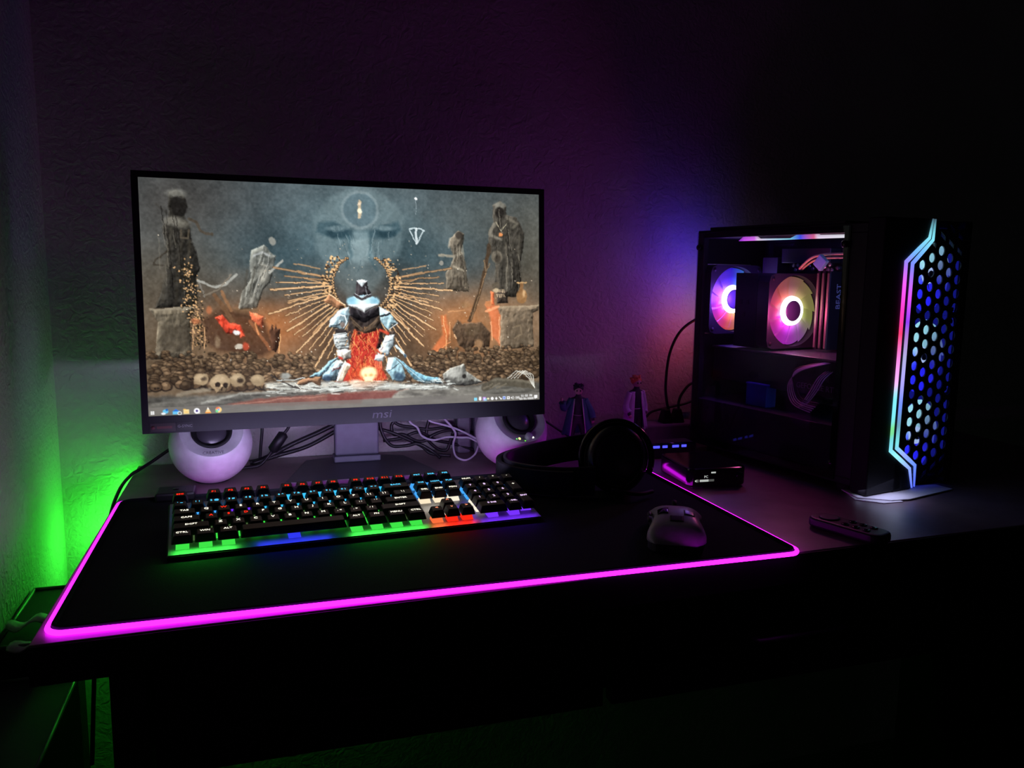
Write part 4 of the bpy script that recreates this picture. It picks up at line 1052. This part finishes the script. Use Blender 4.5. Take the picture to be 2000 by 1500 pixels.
fan('cooler_fan', (.0925, .232, .2545), [(0, L8(190, 120, 110)), (.1, L8(230, 110, 80)), (.2, L8(250, 70, 90)), (.33, L8(255, 50, 190)), (.48, L8(240, 60, 255)), (.6, L8(190, 120, 200)), (.7, L8(190, 200, 100)), (.85, L8(190, 175, 100)), (1, L8(190, 120, 110))], S=.0625, gain=1.25, ringcol=(1, .93, .9), ringk=8, nb=11)
# board, memory, graphics card and the rest inside
pcb = MB().box(.158, .1605, .115, .365, .125, .370).build('mainboard', pmat('mainboard_pcb', (34, 30, 44), .5, scale=140, vary=.5), tw)
MB().box(.1605, TW - .004, .04, .372, .022, .376).build('mainboard_tray', pmat('tray_paint', (30, 28, 36), .55), tw)
for x0, x1, y0, y1, z0, z1 in ((.128, .158, .31, .345, .225, .345), (.132, .158, .20, .305, .335, .36), (.150, .158, .13, .16, .30, .345), (.146, .158, .20, .24, .13, .16)):
    MB().box(x0, x1, y0, y1, z0, z1).build('heat_sink', pmat('heatsink_metal', (70, 66, 78), .4, .6), tw, bevel=.001)
rnd = random.Random(4)
for i in range(14):
    y, z = .19 + .11 * rnd.random(), .322 + .012 * rnd.random()
    MB().lathe([(.004, 0), (.004, .010), (.0035, .011)], 12, TM((.158, y, z + .0)) @ RY(R2(-90))).build('capacitor', M_SILV, tw)
M_RAM = pmat('memory_heatspreader', (52, 48, 54), .35, .5)
for i, y in enumerate((.180, .1905, .201)):
    md = MB().box(.112, .157, y, y + .006, .192, .322).build('memory_module', M_RAM, tw, bevel=.001)
    MB().box(.1105, .1122, y + .001, y + .005, .195, .318).build('top_edge', pmat('memory_edge', (150, 140, 120), .3, .7), md)
    if i == 0: lettering('memory_print', 'BEAST', .015, pmat('pale_memory_print', (210, 205, 215), .5), md, basis((.134, y - .0006, .280), (0, 0, 1), (-1, 0, 0), (0, -1, 0)))
gp = MB().box(.036, .155, .085, .362, .128, .184).build('graphics_card', pmat('card_shroud', (30, 29, 34), .45), tw, bevel=.002)
MB().box(.034, .156, .083, .364, .184, .188).build('backplate', pmat('card_backplate', (96, 92, 104), .35, .6), gp, bevel=.001)
lettering('card_print', 'GEFORCE RTX', .0125, pmat('grey_card_print', (150, 146, 158), .4), gp, basis((.0352, .128, .141), (0, -1, 0), (0, 0, 1), (-1, 0, 0)))
for y in (.15, .25): MB().lathe([(.042, 0), (.042, .003), (.012, .006)], 32, TM((.092, y, .122))).build('card_fan', M_RUB, gp)
MB().box(.004, .160, .045, .370, .022, .094).build('power_supply_shroud', pmat('shroud_paint', (28, 26, 32), .5), tw, bevel=.001)
bb = MB().box(.028, .052, .224, .270, .0942, .132).build('drive_box', pmat('blue_drive_box', (40, 60, 190), .4), tw, bevel=.002)
MB().box(.0275, .0525, .2235, .2705, .130, .1335).build('lid', pmat('blue_drive_lid', (60, 80, 215), .4), bb, bevel=.001)
for i in range(6):
    o = i * .0032
    MB().tube(curve([(.060, .098 + o, .186), (.030, .110 + o, .180), (.016, .146 + o * .8, .166), (.014, .166 - o, .142), (.014, .155 - o * 1.2, .114 + o * .6), (.02, .125 - o, .104 + o)], 7), .0010, 6).build('power_cable', pmat('sleeved_cable', (214, 206, 226), .5) if i < 4 else M_CABLE, tw)
for i in range(4):
    MB().tube(curve([(.05, .100 + i * .004, .176), (.022, .102 + i * .004, .160), (.016, .110 + i * .004, .140), (.016, .128 + i * .003, .118), (.022, .150, .108)], 7), .0009, 6).build('power_cable', pmat('sleeved_cable', (214, 206, 226), .5), tw)
MB().tube(curve([(.10, .235, .325), (.095, .20, .345), (.10, .15, .349), (.12, .12, .346)], 8), .0022, 6).build('fan_cable', pmat('yellow_sleeve', (206, 188, 120), .6), tw)
MB().tube(curve([(.11, .24, .323), (.10, .20, .340), (.105, .15, .343), (.12, .12, .340)], 8), .0018, 6).build('fan_cable', pmat('yellow_sleeve', (206, 188, 120), .6), tw)
MB().box(.08, .088, .168, .186, .325, .345, TM((.084, .177, .335)) @ RX(R2(40)) @ TM((-.084, -.177, -.335))).build('cable_plug', pmat('mint_plug', (150, 214, 190), .5), tw, bevel=.001)
# rainbow reflection along the top of the window, built as a glowing bar
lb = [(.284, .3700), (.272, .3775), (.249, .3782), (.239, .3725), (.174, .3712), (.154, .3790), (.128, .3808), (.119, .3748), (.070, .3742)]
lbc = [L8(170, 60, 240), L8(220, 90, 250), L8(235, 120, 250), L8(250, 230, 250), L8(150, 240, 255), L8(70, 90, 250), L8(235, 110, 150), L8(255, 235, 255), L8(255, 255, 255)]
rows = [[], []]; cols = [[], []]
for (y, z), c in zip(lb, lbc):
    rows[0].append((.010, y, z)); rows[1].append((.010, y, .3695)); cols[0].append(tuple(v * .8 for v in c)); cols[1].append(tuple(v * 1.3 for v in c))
MB().grid(rows, None, False, cols[0] + cols[1]).build('window_reflection', attr_emat('window_reflection_glow', 1.0), tw, solid=.004)
# front: dark frame, two angular light lines, perforated plate with three lit fans behind
fp = MB(); fp.box(.0, .0760, .0, .028, .004, .396); fp.box(.178, TW, .0, .028, .004, .396); fp.box(.060, .178, .012, .028, .385, .396); fp.box(.060, .178, .012, .028, .004, .014)
fp.build('front_frame', M_DARK, tw, bevel=.002)
tri = MB(); tri.prism([(.0595, .3965), (.100, .3965), (.100, .372), (.0595, .338)], -.02, 0, basis((0, 0, 0), (1, 0, 0), (0, 0, 1), (0, -1, 0)))
tri.build('front_corner', M_DARK, tw)
MB().prism([(.0595, .0035), (.100, .0035), (.098, .033), (.0595, .068)], -.02, 0, basis((0, 0, 0), (1, 0, 0), (0, 0, 1), (0, -1, 0))).build('front_corner', M_DARK, tw)
S1 = [(.0996, .3964), (.0943, .3694), (.0473, .3353), (.0471, .2013), (.0457, .0664), (.0921, .0349), (.1005, .0051)]
S2 = [(.1045, .3962), (.1027, .3671), (.0615, .3335), (.0605, .2008), (.0590, .0690), (.1040, .0385), (.1060, .0060)]
def light_line(pts, w, stops):
    D = []; tot = 0; P = [Vector((x, z, 0)) for x, z in pts]
    L = [0]
    for a, b in zip(P, P[1:]): L.append(L[-1] + (b - a).length)
    m = MB(); left = []; right = []; cols = []
    nrm = []
    for i in range(len(P)):
        d1 = (P[i] - P[i - 1]).normalized() if i else (P[1] - P[0]).normalized(); d2 = (P[i + 1] - P[i]).normalized() if i < len(P) - 1 else d1
        n = Vector((d1.y, -d1.x, 0)) + Vector((d2.y, -d2.x, 0)); n.normalize(); nrm.append(n / max(.5, n.dot(Vector((d1.y, -d1.x, 0)))))
    for i in range(len(P) - 1):
        k = max(1, int((L[i + 1] - L[i]) / .008))
        for t in range(k + (1 if i == len(P) - 2 else 0)):
            f = t / k; p = P[i].lerp(P[i + 1], f); n = nrm[i].lerp(nrm[i + 1], f); s = (L[i] + (L[i + 1] - L[i]) * f) / L[-1]
            ww = w * (.35 + .65 * min(1, s / .12, (1 - s) / .12)); c = ramp(stops, min(s, .9999))
            a, b = p + n * ww / 2, p - n * ww / 2
            left.append((a.x, -.0012, a.y)); right.append((b.x, -.0012, b.y)); cols.append(c)
    m.grid([left, right], None, False, cols + cols)
    return m.build('light_line', attr_emat('front_line_glow', 1.15), tw, solid=.0016)
light_line(S1, .0060, [(0, L8(60, 80, 95)), (.06, L8(130, 220, 235)), (.15, L8(110, 170, 250)), (.2, L8(150, 120, 245)), (.27, L8(245, 90, 250)), (.35, L8(255, 55, 190)), (.42, L8(255, 60, 110)), (.5, L8(250, 130, 220)), (.58, L8(250, 180, 250)), (.62, L8(130, 230, 245)), (.70, L8(120, 225, 235)), (.735, L8(120, 220, 90)), (.77, L8(110, 205, 225)), (.84, L8(150, 240, 245)), (.9, L8(150, 180, 250)), (1, L8(90, 110, 250))])
light_line(S2, .0058, [(0, L8(60, 80, 95)), (.06, L8(130, 225, 240)), (.15, L8(110, 170, 250)), (.2, L8(120, 130, 245)), (.3, L8(220, 80, 245)), (.38, L8(140, 60, 235)), (.43, L8(170, 120, 200)), (.5, L8(170, 170, 215)), (.58, L8(170, 160, 250)), (.65, L8(110, 140, 250)), (.72, L8(100, 150, 170)), (.78, L8(120, 220, 225)), (.84, L8(150, 170, 250)), (.9, L8(110, 150, 250)), (1, L8(80, 100, 250))])
pl_ = MB(); PITCHZ = .0206; CU = [.0856, .1062, .1268, .1474, .1680]
bars = MB()
for k, u in enumerate(CU):
    zc = .3522 + (0 if k == 2 else (-.0103 if k % 2 else -.0206 + (.0 if k == 0 else 0)))
    for j in range(-2, 18):
        z = zc - j * PITCHZ
        if z > .384 or z < .014: continue
        lo, hi = .034 + abs(u - .1268) * .62, .3575 - abs(u - .1268) * .55
        circ = lo < z < hi
        blank = (u < .100 and (z > .3375 or z < .056)) or (u < .120 and (z > .376 or z < .022))
        x0, x1, z0, z1 = u - .0103, u + .0103, z - PITCHZ / 2, z + PITCHZ / 2
        if k == 0: x0 = .0755
        if k == 4: x1 = .178
        n = 16; sq = []; ho = []
        for i in range(n):
            a = 2 * math.pi * i / n; ca, sa = math.cos(a), math.sin(a); s = 1 / max(abs(ca), abs(sa))
            sq.append((min(max(u + .0103 * ca * s, x0), x1), z + PITCHZ / 2 * sa * s))
            if circ: ho.append((max(u + .0070 * ca, .0790), z + .0070 * sa))
            else:
                sg = -1 if z > .2 else 1
                px, pz = max(-.006, min(.006, ca * s * .006)), max(-.0032, min(.0032, sa * s * .0032))
                ho.append((u + px, z + pz + sg * px * .62))
        yy_ = -.004 if circ else -.001
        y0 = 0.0
        if blank:
            pl_.box(x0, x1, 0, .004, z0, z1); continue
        V = [(x, y0, zz) for x, zz in sq] + [(x, y0, zz) for x, zz in ho] + [(x, y0 + .0016, zz) for x, zz in sq] + [(x, y0 + .0016, zz) for x, zz in ho]
        F = []
        for i in range(n):
            j2 = (i + 1) % n; F += [(i, j2, n + j2, n + i), (n + i, n + j2, 3 * n + j2, 3 * n + i), (2 * n + i, 3 * n + i, 3 * n + j2, 2 * n + j2)]
        pl_.add(V, F)
        if not circ:
            for b in range(4): bars.box(u - .0048 + b * .0028, u - .0038 + b * .0028, .0004, .0014, z - .008, z + .008)
pl_.build('perforated_front', M_BLK, tw, fix=False); bars.build('slot_bars', M_BLK, tw)
def fine_mesh():
    m = bpy.data.materials.new('fine_white_mesh'); m.use_nodes = True; nt = m.node_tree; nt.nodes.clear()
    o = nt.nodes.new('ShaderNodeOutputMaterial'); t = nt.nodes.new('ShaderNodeBsdfTransparent'); d = nt.nodes.new('ShaderNodeBsdfPrincipled'); x = nt.nodes.new('ShaderNodeMixShader')
    d.inputs['Base Color'].default_value = (.02, .02, .025, 1); d.inputs['Roughness'].default_value = .5
    tc = nt.nodes.new('ShaderNodeTexCoord'); mp = nt.nodes.new('ShaderNodeMapping'); mp.inputs['Scale'].default_value = (520, 0, 520); mp.inputs['Rotation'].default_value = (0, R2(30), 0)
    v = nt.nodes.new('ShaderNodeTexVoronoi'); v.voronoi_dimensions = '3D'; v.inputs['Scale'].default_value = 1; v.inputs['Randomness'].default_value = 0
    c = nt.nodes.new('ShaderNodeMath'); c.operation = 'GREATER_THAN'; c.inputs[1].default_value = .46
    nt.links.new(tc.outputs['Object'], mp.inputs[0]); nt.links.new(mp.outputs[0], v.inputs['Vector']); nt.links.new(v.outputs['Distance'], c.inputs[0])
    nt.links.new(c.outputs[0], x.inputs[0]); nt.links.new(t.outputs[0], x.inputs[1]); nt.links.new(d.outputs[0], x.inputs[2]); nt.links.new(x.outputs[0], o.inputs[0])
    return m
MB().box(.064, .178, .0022, .0028, .014, .386).build('dust_mesh', fine_mesh(), tw)
FS = [(0, L8(150, 215, 230)), (.12, L8(160, 220, 235)), (.24, L8(90, 120, 245)), (.4, L8(40, 44, 240)), (.55, L8(36, 34, 235)), (.68, L8(30, 30, 160)), (.82, L8(90, 110, 150)), (1, L8(150, 215, 230))]
for z in (.318, .199, .080): fan('front_fan', (.120, .0060, z), FS, S=.0590, gain=2.6, ringcol=(.45, .6, 1), ringk=2, hubr=.006, flat=1)
# lamps of the fans, then added fills inside the case and over the paper
lamp('rear_fan_glow', 'POINT', (.05, .325, .27), (140, 80, 255), .8, tw, .02)
lamp('cooler_fan_glow', 'POINT', (.050, .200, .25), (255, 90, 170), .50, tw, .02)
for z, x, c, e in ((.345, .050, (40, 36, 255), .060), (.280, .035, (150, 50, 255), .018), (.205, .045, (255, 80, 40), .028)):
    l = lamp('rear_fan_backlight', 'AREA', (x, TDp + .004, z), c, e, tw, .03); aim(l, (-.45, 1, 0))
l = lamp('case_fill_lamp', 'AREA', (.022, .180, .366), (130, 80, 255), .055, tw, .15); l.data.shape = 'RECTANGLE'; l.data.size_y = .006; l.rotation_euler = (0, 0, R2(90)); aim(l, (.35, .05, -1))  # added fill that brightens the inside of the case
l = lamp('paper_fill_lamp', 'AREA', (.030, -.004, .020), (205, 205, 255), .024, tw, .06); aim(l, (.15, -.35, -1))  # added lamp to brighten the paper at the tower front

# ------------------------------------------------------------------ paper under the tower
pa = MB().prism([(.992, .176), (1.030, .152), (1.060, .150), (1.165, .178), (1.16, .205), (1.0, .22)], .0012, .0026).build('paper_sheet', M_PAPER)
tag(pa, 'white paper sheet sticking out under the tower front, upper one', 'paper')
pa = MB().prism([(.985, .172), (1.012, .147), (1.045, .146), (1.05, .20), (1.0, .21)], .0002, .0010).build('paper_sheet', M_PAPER)
tag(pa, 'bright corner of a second white sheet below the upper paper', 'paper')

# ------------------------------------------------------------------ figurines
def skin_body(name, verts, edges, radii, root, mat, parent, sub=2):
    me = bpy.data.meshes.new(name); me.from_pydata(verts, edges, []); o = obj(name, me, mat, parent)
    md = o.modifiers.new('skin', 'SKIN'); md.use_smooth_shade = True
    for i, r in enumerate(radii):
        d = me.skin_vertices[0].data[i]; d.radius = (r, r); d.use_root = (i == root)
    s = o.modifiers.new('round', 'SUBSURF'); s.levels = sub; s.render_levels = sub
    return o
def figurine(key, label, loc, rotz, H, coat_c, hair_c, trim_c, pose, spread):
    t = thing('figurine', label, 'figurine', loc, rotz, group='small figurines behind the headset')
    h = H
    V = [(0, 0, .50 * h), (0, 0, .60 * h), (0, -.005 * h, .72 * h), (0, 0, .80 * h), (0, -.01 * h, .845 * h), (0, -.01 * h, .93 * h)]
    E = [(0, 1), (1, 2), (2, 3), (3, 4), (4, 5)]; Rr = [.062, .058, .070, .040, .028, .058]
    for s in (-1, 1):
        k = len(V); fx = spread * s
        V += [(s * .05 * h, 0, .47 * h), ((s * .06 + fx * .5) * h, -.01 * h, .27 * h), ((s * .065 + fx) * h, 0, .06 * h), ((s * .07 + fx) * h, -.05 * h, .025 * h)]
        E += [(0, k), (k, k + 1), (k + 1, k + 2), (k + 2, k + 3)]; Rr += [.056, .052, .040, .028]
        k = len(V); a = pose[0 if s < 0 else 1]
        V += [(s * .105 * h, 0, .775 * h)] + [(p[0] * h, p[1] * h, p[2] * h) for p in a]
        E += [(3, k), (k, k + 1), (k + 1, k + 2)]; Rr += [.036, .030, .026]
    b = skin_body('body', V, E, [r * h for r in Rr], 0, pmat('figurine_dark_cloth', (38, 34, 44), .6), t)
    MB().ell((0, -.012 * h, .922 * h), (.060 * h, .062 * h, .072 * h), 20, 14).build('head', pmat('figurine_skin', (196, 160, 150), .5), t)
    hm = MB(); hm.ell((0, .006 * h, .945 * h), (.074 * h, .074 * h, .068 * h), 20, 14)
    rr = random.Random(int(H * 1e4))
    for i in range(12):
        a = 2 * math.pi * i / 12 + .2; e = .25 + .8 * rr.random(); d = Vector((math.cos(a) * math.cos(e), math.sin(a) * math.cos(e), math.sin(e)))
        if d.y < -.5 and e < .5: continue
        c0 = Vector((0, .006 * h, .945 * h)); hm.tube([c0 + d * .055 * h, c0 + d * .078 * h, c0 + d * .094 * h], [.024 * h, .016 * h, .003 * h], 6)
    hm.build('hair', pmat('figurine_hair_%s' % key, hair_c, .6), t)
    ey_ = MB()
    for s in (-1, 1): MB().ell((s * .024 * h, -.070 * h, .918 * h), (.010 * h, .005 * h, .014 * h), 10, 8).build('eye', M_RUB, t)
    # open coat: a curved sheet round the back with sleeves
    cm = pmat('figurine_coat_%s' % key, coat_c, .6); rows = []
    for i in range(10):
        f = i / 9; z = (.80 - .52 * f) * h; rad = (.085 + .075 * f + spread * .3 * f) * h; row = []
        for k in range(17):
            a = R2(-60 + 300 * k / 16); row.append((rad * 1.25 * math.cos(a), .01 * h + rad * .8 * math.sin(a) * (1 if math.sin(a) > 0 else .9), z + .012 * h * math.sin(k * 2.2) * f))
        rows.append(row)
    ct = MB().grid(rows).build('coat', cm, t, solid=.0016)
    tm_ = pmat('figurine_trim_%s' % key, trim_c, .6)
    for k in (0, 16): MB().tube([Vector(r[k]) for r in rows], .0012, 6).build('coat_edge', tm_, ct)
    for s in (0, 1):
        a = pose[s]; sx = -1 if s == 0 else 1
        MB().tube(curve([(sx * .10 * h, 0, .79 * h), (a[0][0] * h, a[0][1] * h, a[0][2] * h), tuple((Vector(a[0]) * .35 + Vector(a[1]) * .65) * h)], 5), [.040 * h] * 5 + [.046 * h] * 5 + [.058 * h], 12).build('sleeve', cm, ct)
        MB().ell(tuple(v * h for v in a[1]), (.024 * h, .022 * h, .028 * h), 12, 8).build('hand', pmat('figurine_skin', (196, 160, 150), .5), t)
    MB().tube([(.066 * h * math.cos(2 * math.pi * k / 20), .060 * h * math.sin(2 * math.pi * k / 20), .565 * h) for k in range(20)], .008 * h, 6, True).build('belt', pmat('figurine_belt', (170, 160, 165), .5), t)
    MB().lathe([(.16 * h, 0), (.16 * h, .012 * h), (.15 * h, .016 * h)], 28).build('stand', M_BLK, t)
    return t
figurine('teal', 'small dark-haired figurine in a plain teal coat beside the monitor', (.712, .548, 0), R2(-18), .122, (52, 110, 118), (40, 30, 44), (190, 186, 190), (((-.20, -.05, .66), (-.24, -.12, .80)), ((.19, 0, .62), (.22, -.02, .47))), .07)
figurine('pale', 'small fair-haired figurine in a pale cape near the tower cables', (.826, .556, 0), R2(10), .132, (196, 184, 204), (220, 130, 70), (226, 222, 228), (((-.16, .0, .60), (-.13, -.07, .47)), ((.16, .02, .60), (.14, -.02, .46))), .0)

# ------------------------------------------------------------------ cables, plugs, adapters
def cable(name, label, pts, r, mat, group=None, cat='cable', n=7):
    o = MB().tube(curve(pts, n), r, 8).build(name, mat); return tag(o, label, cat, group)
cable('power_cable', 'black cable trailing over the left edge of the desk', [(.10, .612, .075), (.059, .610, .040), (.039, .610, .026), (.018, .607, .012), (.002, .590, .0045), (-.006, .560, .0035), (-.0135, .50, -.004), (-.016, .42, -.03), (-.02, .33, -.12), (-.03, .30, -.30)], .0026, M_CABLE)
cable('thin_cable', 'thin black cable hanging straight down beside the left speaker', [(.187, .60, .11), (.186, .60, .061), (.183, .60, .031), (.180, .60, .004), (.176, .58, .0025)], .0024, M_CABLE)
pc = thing('adapter_cable', 'black cable with thick inline plug left of the monitor stand', 'cable', (.2, .58, 0))
PO = TM(-Vector((.2, .58, 0)))
MB().tube(curve([(.232, .58, .10), (.228, .58, .067), (.218, .58, .052)], 6), .0024, 8, M=PO).build('cord', M_CABLE, pc)
MB().tube([(.2195, .58, .0545), (.218, .58, .052), (.201, .58, .0275), (.1995, .58, .025)], [.004, .0085, .0085, .0045], 12, M=PO).build('inline_plug', M_BLK, pc)
MB().tube(curve([(.200, .58, .026), (.192, .58, .015), (.178, .575, .004), (.15, .57, .003)], 6), .0024, 8, M=PO).build('cord', M_CABLE, pc)
cable('thick_cable', 'thick black cable rising to the monitor stand, upper of two', [(.165, .60, .004), (.189, .60, .010), (.232, .60, .031), (.273, .60, .048), (.315, .60, .067)], .0040, M_CABLE)
cable('thick_cable', 'thick black cable rising to the monitor stand, lower of two', [(.17, .595, .004), (.207, .60, .013), (.256, .60, .026), (.302, .60, .049), (.33, .60, .062)], .0036, M_CABLE)
BK = 'black cables bundled right of the monitor stand'
bl = 'black cable in the tangle right of the monitor stand'
for pts in ([(.372, .58, .10), (.372, .58, .068), (.375, .58, .050), (.383, .58, .033), (.395, .58, .023), (.419, .58, .023), (.436, .575, .026), (.46, .57, .012), (.47, .56, .0035)],
            [(.36, .586, .056), (.371, .585, .053), (.396, .585, .044), (.424, .585, .030), (.444, .583, .019), (.458, .575, .008), (.49, .57, .0035)],
            [(.397, .59, .09), (.397, .59, .065), (.393, .59, .055), (.397, .59, .041), (.413, .59, .040), (.435, .59, .028), (.451, .59, .028), (.465, .59, .037), (.490, .59, .044), (.52, .595, .04)],
            [(.459, .60, .09), (.459, .60, .062), (.455, .60, .044), (.457, .60, .027), (.474, .60, .010), (.490, .60, .007), (.496, .60, .021), (.501, .60, .035), (.51, .605, .06)],
            [(.385, .60, .10), (.40, .60, .06), (.43, .60, .05), (.46, .60, .045), (.50, .60, .047), (.54, .605, .033), (.57, .61, .02)],
            [(.38, .595, .03), (.41, .595, .033), (.44, .595, .042), (.47, .598, .026), (.50, .60, .018), (.54, .60, .004)]):
    cable('tangled_cable', bl, pts, .0028, M_CABLE, BK)
WK = 'white speaker cables under the monitor'
for lab, pts in (('white speaker cable running straight down to the right speaker', [(.440, .575, .09), (.452, .575, .069), (.458, .575, .063), (.474, .575, .058), (.495, .575, .051), (.519, .57, .040), (.545, .54, .026)]),
            ('white speaker cable hanging in a low loop on the desk', [(.470, .575, .09), (.478, .575, .070), (.491, .575, .055), (.499, .572, .041), (.494, .566, .024), (.494, .552, .008), (.503, .541, .0025), (.514, .541, .0025), (.528, .550, .009), (.536, .556, .022), (.545, .55, .035)]),
            ('white speaker cable lying along the tangle of black cables', [(.415, .58, .085), (.423, .58, .063), (.435, .58, .053), (.443, .58, .038), (.463, .58, .030), (.486, .58, .034), (.508, .575, .033), (.525, .57, .032), (.546, .55, .020)])):
    cable('speaker_cable', lab, pts, .0018, M_CABW, WK)
def adapter(label, loc, rz, s, mat):
    t = thing('power_adapter', label, 'adapter', loc, rz)
    MB().box(-s[0], s[0], -s[1], s[1], 0, s[2]).build('body', mat, t, bevel=.004)
    MB().box(-s[0] * .7, s[0] * .7, -s[1] - .0006, -s[1], s[2] * .25, s[2] * .75).build('rating_plate', M_GREY, t); return t
adapter('grey upright adapter between the cable tangle and right speaker', (.520, .612, 0), R2(4), (.012, .014, .082), pmat('grey_adapter', (110, 104, 118), .5))
adapter('grey adapter brick hidden close behind the right speaker', (.553, .610, 0), R2(-3), (.014, .016, .085), pmat('grey_adapter', (110, 104, 118), .5))
ps = thing('power_strip', 'pale power strip with plugs lying along the wall by the tower', 'power strip', (.85, .605, 0))
MB().box(-.115, .125, -.022, .022, .0, .036).build('body', pmat('pale_strip_plastic', (150, 142, 156), .5), ps, bevel=.004)
for i in range(5):
    x = -.095 + i * .022; MB().box(x - .002, x + .006, -.0226, -.021, .010, .034, TM((x, 0, .02)) @ RY(R2(-25)) @ TM((-x, 0, -.02))).build('socket_rib', M_SKIRT, ps)
for x, pts in ((.062, [(.917, .60, .060), (.912, .60, .075), (.908, .60, .110), (.914, .60, .167), (.93, .59, .21), (.96, .575, .235), (.985, .56, .24)]), (.086, [(.937, .60, .062), (.937, .60, .075), (.943, .60, .090), (.96, .60, .108), (.985, .60, .112)])):
    pg = thing('mains_plug', 'black mains plug with upright cable, %s one on the power strip' % ('left' if x < .08 else 'right'), 'plug', (.85 + x, .603, .036))
    po = TM(-Vector((.85 + x, .603, .036)))
    MB().frus((-.011, .011, -.012, .012), (-.006, .006, -.007, .007), 0, .026).build('plug_body', M_BLK, pg, bevel=.002)
    MB().tube(curve(pts, 7), .0026, 8, M=po).build('cord', M_CABLE, pg)
cable('tower_cable', 'black cable sagging from tower back to the figurine', [(.985, .632, .07), (.964, .632, .064), (.926, .632, .058), (.900, .634, .052), (.888, .632, .044), (.884, .630, .041), (.876, .618, .040)], .0024, M_CABLE)
cable('mat_cable', 'thin cable curving behind the right speaker', [(.60, .60, .075), (.64, .60, .064), (.67, .60, .050), (.70, .595, .03), (.74, .58, .004)], .0020, M_CABLE)

# ------------------------------------------------------------------ clutter left of the desk
def crate(label, x0, x1, y0, y1, z0, z1):
    t = thing('storage_crate', label, 'crate', ((x0 + x1) / 2, (y0 + y1) / 2, z0)); o = TM(-Vector(((x0 + x1) / 2, (y0 + y1) / 2, z0)))
    MB().box(x0, x1, y0, y1, z0, z1, o).build('box', M_BLKM, t, bevel=.002)
    rim = MB()
    for a, b in (((x0, y0), (x0, y1)), ((x1, y0), (x1, y1)), ((x0, y1), (x1, y1)), ((x0, y0), (x1, y0))): rim.tube([(*a, z1 + .001), (*b, z1 + .001)], .0025, 6, M=o)
    rim.build('rim', pmat('crate_rim', (90, 92, 90), .4), t); return t
crate('tall dark crate standing between desk and left wall, far one', -.114, -.060, .26, .44, FLOORZ, -.118)
crate('dark crate standing between desk and left wall, near one', -.114, -.026, -.10, .24, FLOORZ, -.150)
rnd = random.Random(9)
for i, (lab, pts, w) in enumerate((('pale strap lying across the far crate beside the desk', [(-.112, .30, -.110), (-.08, .31, -.108), (-.045, .33, -.112), (-.022, .36, -.12)], .010),
                  ('pale folded strap beside the desk edge, the upper one', [(-.060, .27, -.110), (-.040, .33, -.095), (-.026, .40, -.085), (-.018, .46, -.09)], .012),
                  ('pale short strap end hanging over the near crate', [(-.10, .255, -.118), (-.06, .26, -.112), (-.03, .25, -.122), (-.022, .23, -.14)], .009))):
    P = curve(pts, 8); rows = [[], [], []]
    for k, p in enumerate(P):
        t = (P[min(k + 1, len(P) - 1)] - P[max(k - 1, 0)]).normalized(); s = Vector((t.y, -t.x, 0)).normalized()
        for j, a in enumerate((-1, 0, 1)): rows[j].append(tuple(p + s * a * w + Vector((0, 0, .004 * math.sin(k * .9 + j)))))
    tag(MB().grid(rows).build('strap', pmat('pale_strap', (190, 196, 186), .7), solid=.002), lab, 'strap')
